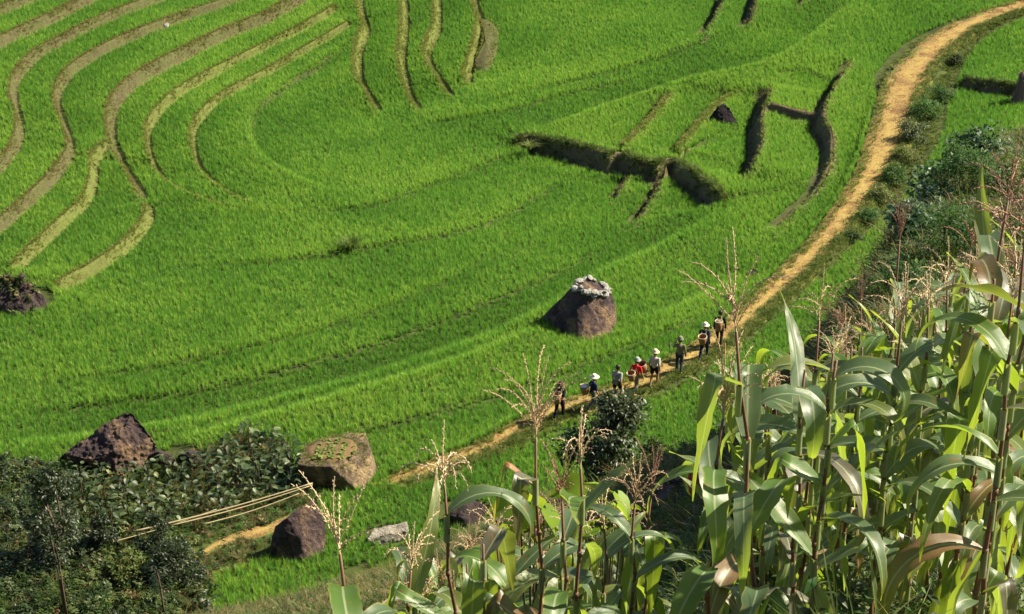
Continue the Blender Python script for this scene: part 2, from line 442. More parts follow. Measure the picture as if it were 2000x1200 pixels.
# ------------------------------------------------------------------ the lie of the land
# every bank: name, label, picture course, high side (+1 left of travel), height, face width, taper start, taper end, material, crest width
BANKS = [
 ('b_l8', 'short tan terrace bank across the extreme top left corner', [(100,-14),(70,0),(0,28),(-60,55)], -1, .50, .22, 0, 0, 'bank_tan', .11),
 ('b_l7', 'purplish tan terrace bank, second from the top left corner', [(215,-20),(168,3),(105,38),(40,68),(0,87),(-60,120)], -1, .58, .28, 0, 0, 'bank_tan', .12),
 ('b_l6', 'tan terrace bank, third from the top left corner, bending back to the left edge', [(350,-20),(305,0),(210,35),(133,73),(70,108),(30,155),(24,196),(36,245),(32,285),(0,332),(-50,370)], -1, .50, .22, 0, 0, 'bank_tan', .11),
 ('b_l5', 'long S shaped tan bank passing below the white stone at upper left', [(520,-20),(465,0),(367,31),(308,52),(227,84),(147,130),(112,175),(110,210),(126,258),(136,301),(105,350),(45,402),(0,445),(-50,490)], -1, .50, .22, 0, 0, 'bank_tan', .11),
 ('b_l4', 'widest tan terrace bank, sweeping from the top edge down to the left boulder clump', [(630,-24),(588,0),(525,36),(437,70),(350,112),(262,161),(224,200),(213,238),(220,287),(242,325),(268,371),(288,416)], -1, .68, .33, 0, .16, 'bank_tan', .14),
 ('b_l4d', 'thin green bank curling from the widest tan bank to the left mound', [(284,400),(289,422),(268,455),(232,490),(170,530),(105,568)], -1, .50, .24, .06, .05, 'bank_green', .16),
 ('b_l4b', 'green topped bank running down from the small cross bund to the left boulder clump', [(178,312),(181,345),(165,392),(115,440),(60,492),(20,532)], -1, .46, .22, .04, .06, 'bank_green', .12),
 ('b_l4c', 'tiny cross bund joining two banks at the left', [(178,316),(196,305),(216,294)], 1, .45, .25, .02, .02, 'bank_green', .25),
 ('b_l3', 'narrow bank hugging the outer bright horseshoe terrace', [(660,14),(626,38),(540,82),(455,122),(350,178),(301,224),(285,259),(294,308),(322,350),(357,376),(420,398),(500,412),(580,420)], -1, .44, .16, .03, .28, 'bank_green', .10),
 ('b_l2', 'thin grassy bank hugging the inner horseshoe terrace', [(690,50),(595,101),(525,140),(437,185),(385,231),(374,266),(383,315),(413,352),(460,384),(530,408),(620,414)], -1, .40, .14, .03, .3, 'bank_green', .09),
 ('b_t1', 'bank at top centre, leftmost of the four descending from the top edge', [(702,-24),(700,0),(704,30),(713,60),(700,95),(697,140),(704,170),(724,200),(742,232)], -1, .75, .36, 0, .15, 'bank_green', .18),
 ('b_t2', 'straight pale green bank, second of the four descending from the top edge', [(786,-24),(787,0),(788,60),(782,110),(789,160),(804,195),(826,232)], -1, .75, .36, 0, .2, 'bank_green', .18),
 ('b_t3', 'kinked pale green bank, third of the four descending from the top edge', [(852,-24),(852,0),(851,50),(833,93),(838,125),(862,160),(890,200)], -1, .7, .36, 0, .2, 'bank_green', .18),
 ('b_t4', 'short bank at top centre beside the bare earth patch', [(922,-24),(925,0),(934,30),(934,60),(921,110),(911,138),(917,165)], -1, .7, .36, 0, .1, 'bank_green', .18),
 ('b_b1', 'overgrown dark earth bank cutting diagonally across the middle of the valley', [(1005,292),(1030,284),(1062,292),(1100,296),(1130,308),(1162,312),(1188,324),(1208,318),(1235,332),(1262,334),(1285,342),(1305,328),(1322,338),(1345,360),(1372,378),(1402,404)], 1, 1.0, .5, .05, .03, 'bank_dark', .34),
 ('b_s1', 'reddish earth step dropping from the dark diagonal bank', [(1290,345),(1275,378),(1250,415),(1220,450)], 1, .6, .35, .05, .5, 'bank_dark', .15),
 ('b_s2', 'small dark step below the middle of the dark diagonal bank', [(1222,340),(1208,365),(1190,392)], 1, .5, .30, .05, .5, 'bank_dark', .15),
 ('b_p1', 'thin green bund between paddies, left of the pair above the dark bank', [(1310,178),(1265,235),(1235,270),(1207,304)], 1, .40, .25, .25, .05, 'bank_green', .34),
 ('b_p2', 'thin green bund between paddies, right of the pair above the dark bank', [(1440,168),(1400,200),(1360,245),(1312,310)], 1, .44, .25, .25, .05, 'bank_green', .34),
 ('b_p3', 'brown bank on the left side of the small stepped plots', [(1500,170),(1490,205),(1478,245),(1478,290),(1468,325),(1445,358)], 1, 1.15, .65, .08, .10, 'bank_dark', .14),
 ('b_p3c', 'thin bund under the square upper plot', [(1496,226),(1530,229),(1570,231),(1608,230)], 1, .30, .25, .03, .03, 'bank_dark', .25),
 ('b_p4', 'brown bank right of the small stepped plots, thinning to a bund', [(1668,118),(1640,155),(1615,200),(1600,240),(1602,262),(1618,290),(1612,335),(1580,385),(1520,440),(1462,508)], 1, .95, .5, .08, .55, 'bank_dark', .16),
 ('b_u1', 'dark step at the top edge, left of the three near the top right', [(1412,-20),(1404,10),(1385,48),(1362,85)], 1, .95, .45, 0, .6, 'bank_dark', .15),
 ('b_u2', 'dark step at the top edge, middle of the three near the top right', [(1478,-20),(1470,15),(1462,40),(1448,66)], 1, 1.0, .5, 0, .5, 'bank_dark', .15),
 ('b_u3', 'dark step at the top edge, right of the three near the top right', [(1590,-24),(1578,0),(1562,16),(1540,30)], 1, .8, .4, 0, .5, 'bank_dark', .12),
 ('b_w1', 'dark bund between the two paddies right of the path', [(1872,168),(1910,174),(1950,180),(2010,188)], 1, .55, .30, .05, 0, 'bank_dark', .25),
]
# soft steps that the rice simply grows across
# (course, high side, height, taper start, taper end, face width)
SOFT = [
 ([(690,92),(620,138),(577,161),(507,210),(492,252),(506,297),(560,340),(640,372),(720,385)], -1, .55, .12, .25, .30),
 ([(560,418),(660,414),(740,402),(880,352),(1010,296)], 1, 0.23, .3, .1, .4),
 ([(-60,872),(120,862),(330,828),(560,770),(700,735),(840,690),(960,650),(1070,600),(1180,530),(1300,478),(1420,400)], -1, .62, .1, .12, 1.6),
 ([(-60,812),(200,790),(420,755),(620,705),(800,650),(960,590),(1090,530),(1230,450)], 1, 0.27, .15, .2, .35),
 ([(300,880),(460,838),(640,790),(800,742),(930,700),(1070,640)], -1, .62, .15, .1, 1.5),
 ([(560,880),(760,840),(900,800),(1040,760),(1190,700),(1290,660),(1400,610),(1500,545)], 1, 0.27, .15, .15, .35),
 ([(-60,760),(220,735),(460,690),(680,630),(860,560),(1010,480)], 1, 0.20, .3, .3, .4),
 ([(280,522),(520,516),(760,482),(900,457),(1000,418),(1105,338)], 1, 0.26, .3, .1, .35),
 ([(1035,272),(1120,235),(1220,195),(1340,160),(1430,140),(1530,112),(1600,60),(1668,8)], -1, .55, .08, .1, .9),
 ([(900,215),(1050,178),(1200,140),(1330,100),(1480,40)], 1, 0.20, .3, .3, .4),
 ([(1210,640),(1300,615),(1400,570),(1480,520)], -1, .45, .3, .2, 1.3),
 ([(760,262),(860,240),(980,225),(1120,180),(1300,140)], 1, 0.20, .3, .3, .4),
 ([(1510,150),(1560,136),(1610,146),(1650,152)], 1, 0.23, .2, .2, .4),
]
DEC = 3.2
RIS = []
for key, label, pts, side, A, wf, t0, t1, mat, crest in BANKS:
    RIS.append(dict(line=Line(pts), side=side, A=A, wf=wf, t0=t0, t1=t1, soft=False, crest=crest, bund=.26 if key in ('b_p1', 'b_p2', 'b_p3c', 'b_w1') else .10, label=label, mat=mat, key=key,
                    dec=2.2 if 'b_s' in key or 'b_p3c' in key else DEC))
for pts, side, A, t0, t1, wf in SOFT:
    RIS.append(dict(line=Line(pts, 1.5), side=side, A=A, wf=wf, t0=t0, t1=t1, soft=True, crest=0, dec=1.9))

def taper(fr, t0, t1):
    q = np.ones_like(fr)
    if t0 > 0: q = q * sstep(0, t0, fr)
    if t1 > 0: q = q * sstep(0, t1, 1 - fr)
    return q

PATH_PX = [(730,950,0.30),(790,936,0.36),(880,908,0.406),(960,880,0.418),(1040,840,0.435),(1090,817,0.452),(1155,797,0.464),(1205,780,0.493),(1242,768,0.522),(1277,752,0.58),
           (1326,726,0.609),(1374,698,0.58),(1410,672,0.58),(1460,632,0.551),(1510,585,0.568),(1560,535,0.609),(1610,482,0.638),(1660,420,0.696),(1700,355,0.783),(1725,300,0.928),(1745,240,1.01),
           (1760,190,1.0),(1785,145,1.05),(1830,100,1.0),(1880,66,0.928),(1940,40,0.812),(2010,18,0.754),(2080,0,0.754)]
PLINE = Line([(a, b) for a, b, c in PATH_PX], .6)
_pw = hit(np.array([a for a, b, c in PATH_PX], float), np.array([b for a, b, c in PATH_PX], float))
_pf = PLINE.dist(_pw[:, 0], _pw[:, 1])[1]
_pc = np.array([c for a, b, c in PATH_PX])
_ps = np.clip((_pf - 0.02) / 0.06, 0, 1)
def path_hw(fr): return np.interp(fr, _pf, _pc)
def path_lift(fr): return 0.42 * sstep(0.0, 0.12, fr)

def land(x, y, shift=False, want=False):
    """height of the valley floor; shift = lowered behind each bank so the bank's own mesh covers the step"""
    x = np.asarray(x, float); y = np.asarray(y, float)
    z = base_z(x, y)
    step = np.zeros_like(z)
    clear = np.zeros(z.shape, bool)
    for r in RIS:
        m = r['line'].near(x, y, 11.0)
        if not m.any(): continue
        d, fr = r['line'].dist(x[m], y[m])
        d = d * r['side']
        A = r['A'] * taper(fr, r['t0'], r['t1'])
        h = r['wf'] / 2
        if shift and not r['soft']:
            sh = h + r['crest'] + .12
            low = -.5 * np.exp(-np.maximum(-d - h, 0) / r['dec'])
            high = .5 * np.exp(-np.maximum(d - h, 0) / r['dec'])
            k = sstep(sh - .1, sh + .1, d)
            g = A * (low * (1 - k) + high * k) - .06 * (1 - k) * sstep(-h - .6, -h, d)
        else:
            q = sstep(-h, h, d) - .5
            g = A * q * np.exp(-np.maximum(np.abs(d) - h, 0) / r['dec'])
            if not r['soft']:
                g = g + r.get('bund', .08) * taper(fr, max(.02, r['t0'] * .3), max(.02, r['t1'] * .3)) * sstep(h - .1, h + .05, d) * (1 - sstep(h + r['crest'] - .08, h + r['crest'] + .1, d))
        step[m] += g
        if want and not r['soft']:
            vis = A > .13
            c = (d > -h - .32) & (d < h + r['crest'] * (.4 + .6 * np.clip(A / .3, 0, 1))) & vis
            cc = clear[m]; cc |= c; clear[m] = cc
    if want:
        for r in RIS:
            if not r['soft'] or r['A'] != .55 or r['wf'] != .9: continue
            m = r['line'].near(x, y, 1.0)
            if not m.any(): continue
            d, fr = r['line'].dist(x[m], y[m]); d = d * r['side']
            c = (d > .04) & (d < .20) & (taper(fr, r['t0'], r['t1']) > .4) & (np.sin(fr * r['line'].total * .9) + np.sin(fr * r['line'].total * .37 + 2) > -.3)
            cc = clear[m]; cc |= c; clear[m] = cc
    m = PLINE.near(x, y, 6.0)
    if m.any():
        d, fr = PLINE.dist(x[m], y[m])
        w = path_hw(fr)
        k = 1 - sstep(w + .25, w + .75, np.abs(d))
        kk = 1 - sstep(w + .6, w + 2.6, np.abs(d))
        lift = path_lift(fr)
        zz = step[m] * (1 - kk) + k * (lift - (.10 if shift else 0.0))
        step[m] = zz
        if want:
            verge_l = .25; 
            right_v = np.interp(fr, [0, .3, .42, .5, .62, .75, .83, .9, 1], [.5, .55, .7, 1.2, 2.0, 2.0, 1.3, .8, .5])
            left_v = np.interp(fr, [0, .6, .70, .76, .84, .9, 1], [.22, .28, .35, 1.2, 1.4, .9, .4])
            c = (d > -(w + right_v)) & (d < w + left_v) & (fr > .01)
            cc = clear[m]; cc |= c; clear[m] = cc
    return (z + step, clear) if want else z + step

# the near hillside the camera stands on (its far edge seen from the camera is the edge of the maize field)
HT = np.array([(-600,1290,56),(0,1262,56),(300,1240,56),(450,1212,56),(700,1150,55),(850,1092,52),(1000,1015,47),(1150,975,42),(1300,925,36),(1450,850,32),(1600,700,30),
               (1700,565,30),(1760,460,32),(1880,345,36),(2000,285,40),(2400,160,46),(3200,60,50)], float)
_d = ray(HT[:, 0], HT[:, 1])
H_r = _d[:, 0] / _d[:, 1]; H_T = -_d[:, 2] / _d[:, 1]; H_y = HT[:, 2]
def hill_z(x, y):
    x = np.asarray(x, float); y = np.asarray(y, float)
    r = x / np.maximum(y, 2.5)
    Ts = np.interp(r, H_r, H_T); ye = np.interp(r, H_r, H_y)
    t = np.clip(y / ye, 0, 1)
    T = Ts + (0.90 - Ts) * (1 - t) ** 2.0
    z = 40 - np.maximum(y, 0) * T
    over = np.maximum(y - ye, 0)
    z = z - over * 1.1 - .05 * over ** 2
    z = np.minimum(z, 38.25 - .1 * y + .05 * np.abs(x))
    bump = .14 * np.sin(x * 1.3 + y * .6) * np.sin(y * .9 - x * .4) + .08 * np.sin(x * 2.9 + 1.7) * np.sin(y * 2.3)
    return z + bump * np.clip(y / 12, .3, 1)

def surf(x, y):
    return np.maximum(land(x, y), hill_z(x, y))

def ground_pt(u, v):
    """where the line of sight of a photo pixel meets the valley floor"""
    u = np.atleast_1d(np.asarray(u, float)); v = np.atleast_1d(np.asarray(v, float))
    return hit(u, v, land, 30)[0]

def hill_pt(u, v):
    """where it meets the near hillside (march outwards)"""
    d = ray(u, v)
    ys = np.linspace(3, 60, 800)
    P = CAM + d * (ys / d[1])[:, None]
    below = P[:, 2] < hill_z(P[:, 0], P[:, 1])
    k = int(np.argmax(below)) if below.any() else None
    return P[k] if k is not None else None

def grid_mesh(name, X, Y, Z, mat, smooth=True):
    ny, nx = X.shape
    me = bpy.data.meshes.new(name)
    idx = np.arange(nx * ny).reshape(ny, nx)
    f = np.stack([idx[:-1, :-1], idx[:-1, 1:], idx[1:, 1:], idx[1:, :-1]], -1).reshape(-1, 4)
    me.vertices.add(nx * ny); me.vertices.foreach_set('co', np.stack([X, Y, Z], -1).astype(np.float32).ravel())
    me.loops.add(f.size); me.loops.foreach_set('vertex_index', f.ravel().astype(np.int32))
    me.polygons.add(len(f)); me.polygons.foreach_set('loop_start', np.arange(0, f.size, 4, dtype=np.int32))
    me.polygons.foreach_set('use_smooth', np.ones(len(f), bool))
    me.update(); me.validate()
    me.materials.append(mat)
    return me

xs = np.concatenate([-52 - np.geomspace(1, 500, 18)[::-1], np.arange(-52, 52.01, .36), 52 + np.geomspace(1, 500, 18)])
ys = np.concatenate([-20 - np.geomspace(1, 300, 8)[::-1], np.arange(-20, 50, 5.0), np.arange(50, 158, .36), 158 + np.geomspace(1, 900, 18)])
X, Y = np.meshgrid(xs, ys)
Z = np.zeros_like(X)
inside = (np.abs(X) < 60) & (Y > 40) & (Y < 168)
Z[inside] = land(X[inside], Y[inside], shift=True)
Z[~inside] = base_z(np.clip(X[~inside], -60, 60), np.clip(Y[~inside], 30, 170)) - .1
tag(link('ground', grid_mesh('ground', X, Y, Z, M['ground'])), 'muddy valley floor under the terraced rice', kind='structure')

q = np.linspace(-.62, .95, 170); yy = np.concatenate([np.linspace(-14, 2, 9), np.geomspace(2.4, 80, 190)])
Q, Y = np.meshgrid(q, yy)
X = Q * (np.maximum(Y, 0) + 9.0)
Z = hill_z(X, Y) - np.where(Y > 56, (Y - 56) * .3, 0)
tag(link('hillside', grid_mesh('hillside', X, Y, Z, M['hill'])), 'steep weedy hillside in the foreground', kind='structure')

# the footpath: a ribbon laid on the raised strip
def ribbon(line, hw_fn, z_fn, name, mat, n_across=9, f0=0.0, f1=1.0, lift=.03, rough=.05):
    tot = line.total; n = int(tot * (f1 - f0) / .3)
    fr = np.linspace(f0, f1, n)
    s = fr * tot
    px = np.interp(s, line.cum, line.p[:, 0]); py = np.interp(s, line.cum, line.p[:, 1])
    tx = np.gradient(px); ty = np.gradient(py); L = np.hypot(tx, ty); tx /= L; ty /= L
    w = hw_fn(fr) * (1 + .13 * np.sin(s * .7) + .10 * np.sin(s * 1.9 + 1) + .08 * np.sin(s * 4.3))
    t = np.linspace(-1, 1, n_across)
    X = px[:, None] - ty[:, None] * w[:, None] * t; Y = py[:, None] + tx[:, None] * w[:, None] * t
    Z = z_fn(X, Y) + lift - .04 * (1 - t ** 2) - .10 * np.abs(t) ** 6
    Z += rough * np.array([[mnoise.noise((a * .9, b * .9, 0)) for a, b in zip(ra, rb)] for ra, rb in zip(X, Y)])
    me = grid_mesh(name, X, Y, Z, mat)
    a = me.attributes.new('luv', 'FLOAT_VECTOR', 'POINT')
    fl = np.zeros((n, n_across, 3), np.float32); fl[..., 0] = fr[:, None]; fl[..., 1] = t
    a.data.foreach_set('vector', fl.ravel())
    return me
tag(link('footpath', ribbon(PLINE, lambda f: path_hw(f) + .34, land, 'footpath', M['path'], 15)), 'sandy yellow footpath climbing from lower centre to the top right', kind='structure')

# terrace banks: each its own mesh swept along its course
BANK_OBJ = {}
def make_bank(r):
    line = r['line']; n = max(8, int(line.total / .28))
    fr = np.linspace(0.002, .998, n); s = fr * line.total
    px = np.interp(s, line.cum, line.p[:, 0]); py = np.interp(s, line.cum, line.p[:, 1])
    tx = np.gradient(px); ty = np.gradient(py); L = np.hypot(tx, ty); tx /= L; ty /= L
    h = r['wf'] / 2
    prof = np.array([-h - .35, -h - .12, -h, -h * .5, 0, h * .5, h, h + .1, h + r['crest'] * .5, h + r['crest'], h + r['crest'] + .22, h + r['crest'] + .5])
    sd_ = r['side']
    wk = 1.6 if r['mat'] == 'bank_dark' else 1.0
    wob = wk * np.array([.16 * mnoise.noise((a * .35, b * .35, 3.1)) + .07 * mnoise.noise((a * 1.4, b * 1.4, 7.7)) for a, b in zip(px, py)])
    D = (prof[None, :] + wob[:, None] * np.array([.2, .6, 1, 1, 1, 1, 1, 1, .8, .5, .2, 0]))
    X = px[:, None] - ty[:, None] * D * sd_; Y = py[:, None] + tx[:, None] * D * sd_
    # height as if the bank stood at its unwobbled place
    X0 = px[:, None] - ty[:, None] * prof * sd_; Y0 = py[:, None] + tx[:, None] * prof * sd_
    Z = land(X0, Y0)
    Z[:, 0] -= .25; Z[:, 1] -= .04; Z[:, -1] -= .25; Z[:, -2] -= .02
    A = (r['A'] * taper(fr, r['t0'], r['t1']))[:, None]
    rel = np.array([[.4 * mnoise.noise((a * 2.1, b * 2.1, c * 2.1)) + .3 * mnoise.noise((a * 5.3, b * 5.3, c * 5.3)) for a, b, c in zip(ra, rb, rc)] for ra, rb, rc in zip(X, Y, Z)])
    Z += rel * (.34 if r['mat'] == 'bank_dark' else .16) * np.clip(A, .2, 1) * np.array([0, .5, 1, 1, 1, 1, .8, .6, .6, .6, .3, 0])
    Z = Z + .015
    ox, oy, oz = px[n // 2], py[n // 2], Z[n // 2, 4]
    if r['side'] < 0:
        X = X[:, ::-1]; Y = Y[:, ::-1]; Z = Z[:, ::-1]
    me = grid_mesh('terrace_bank', X - ox, Y - oy, Z - oz, M[r['mat']])
    o = link('terrace_bank', me); o.location = (ox, oy, oz)
    tag(o, r['label'], 'bank', 'earth banks between the rice terraces')
    BANK_OBJ[r['key']] = o
    return o
for r in RIS:
    if not r['soft']: make_bank(r)

# ------------------------------------------------------------------ scattering (geometry nodes) for what nobody could count
def variant_collection(name, meshes):
    c = bpy.data.collections.new(name)
    for i, me in enumerate(meshes):
        c.objects.link(bpy.data.objects.new(f'{name}_{i:02d}', me))
    return c

_groups = {}
def scatter_group(col):
    if col.name in _groups: return _groups[col.name]
    g = bpy.data.node_groups.new('scatter_' + col.name, 'GeometryNodeTree')
    g.interface.new_socket('Geometry', in_out='INPUT', socket_type='NodeSocketGeometry')
    g.interface.new_socket('Geometry', in_out='OUTPUT', socket_type='NodeSocketGeometry')
    N = g.nodes; L = g.links
    gi = N.new('NodeGroupInput'); go = N.new('NodeGroupOutput')
    ci = N.new('GeometryNodeCollectionInfo'); ci.inputs[0].default_value = col
    ci.inputs['Separate Children'].default_value = True; ci.inputs['Reset Children'].default_value = True
    ip = N.new('GeometryNodeInstanceOnPoints')
    def attr(nm, dt):
        a = N.new('GeometryNodeInputNamedAttribute'); a.data_type = dt; a.inputs[0].default_value = nm
        return a.outputs[0]
    er = N.new('FunctionNodeEulerToRotation')
    L.new(gi.outputs[0], ip.inputs['Points']); L.new(ci.outputs[0], ip.inputs['Instance'])
    ip.inputs['Pick Instance'].default_value = True
    L.new(attr('vid', 'INT'), ip.inputs['Instance Index'])
    L.new(attr('rot', 'FLOAT_VECTOR'), er.inputs[0]); L.new(er.outputs[0], ip.inputs['Rotation'])
    L.new(attr('scl', 'FLOAT_VECTOR'), ip.inputs['Scale'])
    L.new(ip.outputs[0], go.inputs[0])
    _groups[col.name] = g
    return g

def scatter(name, pts, col, label=None, tilt=.12, smin=.8, smax=1.2, parent=None, zvar=None, tone=None):
    n = len(pts)
    if n == 0: return None
    me = bpy.data.meshes.new(name)
    me.vertices.add(n); me.vertices.foreach_set('co', np.asarray(pts, np.float32).ravel())
    rot = np.stack([rng.normal(0, tilt, n), rng.normal(0, tilt, n), rng.uniform(0, 6.283, n)], -1)
    s = rng.uniform(smin, smax, n)
    scl = np.stack([s, s, s * (zvar if zvar is not None else 1.0)], -1)
    for nm, dt, key, val in (('rot', 'FLOAT_VECTOR', 'vector', rot), ('scl', 'FLOAT_VECTOR', 'vector', scl)):
        a = me.attributes.new(nm, dt, 'POINT'); a.data.foreach_set(key, val.astype(np.float32).ravel())
    if tone is not None:
        a = me.attributes.new('tone', 'FLOAT', 'POINT'); a.data.foreach_set('value', np.asarray(tone, np.float32))
    a = me.attributes.new('vid', 'INT', 'POINT'); a.data.foreach_set('value', rng.integers(0, len(col.objects), n).astype(np.int32))
    me.update()
    o = link(name, me, parent)
    md = o.modifiers.new('scatter', 'NODES'); md.node_group = scatter_group(col)
    tag(o, label, kind='stuff')
    return o

def tuft_mesh(name, mat, blades, h, spread, width, bend, seed, base=.03, segs=3):
    rs = random.Random(seed); mb = MB()
    for _ in range(blades):
        az = rs.uniform(0, 6.283); L = h * rs.uniform(.65, 1.1); out = spread * rs.uniform(.2, 1.0)
        bx = math.cos(az) * base * rs.random(); by = math.sin(az) * base * rs.random()
        side = Vector((-math.sin(az + rs.uniform(-.6, .6)), math.cos(az), 0)).normalized()
        bd = bend * rs.uniform(.3, 1.2)
        vs = []; at_ = []; fs = []
        for k in range(segs + 1):
            t = k / segs
            rr = out * L * (t * .55 + .9 * bd * t * t)
            zz = L * (t - .55 * bd * t * t * t)
            w = width * (1 - t) ** .6 * (.6 + .4 * min(1, t * 4)) * .5
            c = Vector((bx + math.cos(az) * rr, by + math.sin(az) * rr, zz))
            if k == segs: vs.append(c); at_.append((t, 0))
            else: vs += [c - side * w, c + side * w]; at_ += [(t, -1), (t, 1)]
        for k in range(segs - 1): fs.append((2 * k, 2 * k + 1, 2 * k + 3, 2 * k + 2))
        fs.append((2 * segs - 2, 2 * segs - 1, 2 * segs))
        mb.add(vs, fs, at_)
    return mb.mesh(name, mat)

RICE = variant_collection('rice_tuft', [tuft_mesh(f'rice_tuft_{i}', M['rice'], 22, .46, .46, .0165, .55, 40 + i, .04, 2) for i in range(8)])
GRASS_P = variant_collection('pale_grass', [tuft_mesh(f'pale_grass_{i}', M['grass_pale'], 16, .19, 1.0, .018, .8, 60 + i, .05, 2) for i in range(5)])
GRASS_B = variant_collection('bund_tuft', [tuft_mesh(f'bund_tuft_{i}', M['bund_green'], 16, .40, .6, .020, .7, 50 + i, .05, 2) for i in range(5)])
GRASS_T = variant_collection('tan_grass', [tuft_mesh(f'tan_grass_{i}', M[('weed_dry', 'grass_pale', 'grass_pale')[i % 3]], 14, .17, 1.1, .018, .8, 70 + i, .05, 2) for i in range(6)])
GRASS_D = variant_collection('dark_grass', [tuft_mesh(f'dark_grass_{i}', M['grass_dark'], 18, .34, 1.0, .022, .9, 80 + i, .07, 2) for i in range(5)])

def in_poly(u, v, poly):
    u = np.asarray(u); v = np.asarray(v); c = np.zeros(u.shape, bool); n = len(poly)
    for i in range(n):
        x1, y1 = poly[i]; x2, y2 = poly[(i + 1) % n]
        if y1 == y2: continue
        k = ((y1 > v) != (y2 > v)) & (u < (x2 - x1) * (v - y1) / (y2 - y1) + x1)
        c ^= k
    return c

def world_poly(px):
    a = np.array(px, float)
    return [tuple(q) for q in hit(a[:, 0], a[:, 1])[:, :2]]

# ground not under rice: the vegetable ground at lower left, rocks (added below)
VEG = world_poly([(-200,905),(60,905),(130,925),(300,915),(400,890),(480,862),(560,872),(596,950),(630,965),(610,1000),(560,1050),(540,1085),(470,1110),(420,1130),(400,1160),(430,1230),(-200,1230)])
ROCK_CLEAR = [  # picture foot, radius in metres
 (1140,640,1.45),(215,890,1.5),(350,900,1.0),(655,925,1.75),(580,1070,1.15),(756,1050,.85),(905,1005,1.1),(830,1085,1.0),(700,1132,.9),(45,590,1.6),(1412,232,.65),(686,477,.35),(957,85,0.1)]
ROCK_XY = [(*ground_pt(u, v)[:2], r) for u, v, r in ROCK_CLEAR]
PATCH = world_poly([(938,22),(962,35),(975,60),(970,100),(955,130),(930,128),(925,112),(940,80),(940,50)])

def rice_points(sp=.165):
    gx = np.arange(-48, 52, sp); gy = np.arange(54, 156, sp)
    X, Y = np.meshgrid(gx, gy); X = X.ravel() + rng.uniform(-.085, .085, X.size); Y = Y.ravel() + rng.uniform(-.085, .085, Y.size)
    dep = Y * CP + 40 * SP
    k = np.abs(X) < .29 * dep + 3
    X, Y = X[k], Y[k]
    k = hill_z(X, Y) < .35
    X, Y = X[k], Y[k]
    Z, clear = land(X, Y, want=True)
    k = ~clear & ~in_poly(X, Y, VEG) & ~in_poly(X, Y, PATCH)
    for a, b, r in ROCK_XY: k &= (X - a) ** 2 + (Y - b) ** 2 > r * r
    return np.stack([X, Y, Z], -1)[k]
RP = rice_points()
# which paddy: left terraces between their banks, the plots by the path, the strip right of the path, the rest
def band(k1, k2):
    d = {b[0]: b[2] for b in BANKS}
    return world_poly(list(d[k1]) + list(d[k2])[::-1])
left_end = [(105,568),(20,532),(-60,560)]
REG = [
 ('paddy behind the top left bank, in the picture corner', world_poly([(215,-20),(168,3),(105,38),(0,87),(-60,120),(-160,120),(-160,-60),(215,-60)])),
 ('rice strip between the second and third tan banks at top left', band('b_l7', 'b_l6')),
 ('rice strip between the third tan bank and the S shaped bank at left', band('b_l6', 'b_l5')),
 ('rice strip between the S shaped bank and the widest tan bank at left', band('b_l5', 'b_l4')),
 ('bright horseshoe of rice inside the widest tan bank', band('b_l4', 'b_l3')),
 ('bright inner horseshoe of rice between the two thin grassy banks', band('b_l3', 'b_l2')),
 ('rice in the narrow strips at top centre', world_poly([(700,-60),(700,0),(713,60),(697,140),(742,232),(826,232),(890,200),(917,165),(934,60),(925,-60)])),
 ('rice in the plots above the dark diagonal bank', world_poly([(1035,272),(1220,195),(1430,140),(1530,112),(1500,170),(1478,250),(1476,300),(1445,358),(1398,402),(1318,335),(1207,322),(1110,306),(1008,288)])),
 ('rice in the small stepped plots left of the path', world_poly([(1530,112),(1668,118),(1600,240),(1618,290),(1600,350),(1462,508),(1420,400),(1445,358),(1476,300),(1500,170)])),
]
left = np.ones(len(RP), bool)
zv = (rng.normal(1.0, .14, len(RP)) + .12 * np.sin(RP[:, 0] * .7 + 1.3 * np.sin(RP[:, 1] * .5)) * np.sin(RP[:, 1] * .6)).clip(.55, 1.4)
# step light and shade put into rice colour: lighter high side, darker low side
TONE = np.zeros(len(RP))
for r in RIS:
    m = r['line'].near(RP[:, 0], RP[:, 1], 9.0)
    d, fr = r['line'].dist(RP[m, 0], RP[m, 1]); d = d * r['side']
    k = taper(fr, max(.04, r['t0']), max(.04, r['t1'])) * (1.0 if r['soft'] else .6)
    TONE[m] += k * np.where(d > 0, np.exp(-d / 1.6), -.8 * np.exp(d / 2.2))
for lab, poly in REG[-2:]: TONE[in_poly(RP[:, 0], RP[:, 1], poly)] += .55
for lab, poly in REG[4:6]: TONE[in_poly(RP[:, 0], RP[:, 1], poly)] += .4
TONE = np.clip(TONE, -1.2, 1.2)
d_p, f_p = PLINE.dist(RP[:, 0], RP[:, 1])
for lab, poly in REG:
    k = left & in_poly(RP[:, 0], RP[:, 1], poly)
    left &= ~k
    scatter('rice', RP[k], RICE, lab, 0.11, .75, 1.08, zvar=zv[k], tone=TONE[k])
k = left & (d_p < 0); left &= ~k
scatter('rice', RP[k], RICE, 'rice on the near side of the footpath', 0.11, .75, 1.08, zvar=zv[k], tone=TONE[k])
scatter('rice', RP[left], RICE, 'wide open rice field filling the middle of the valley', 0.11, .75, 1.08, zvar=zv[left], tone=TONE[left])

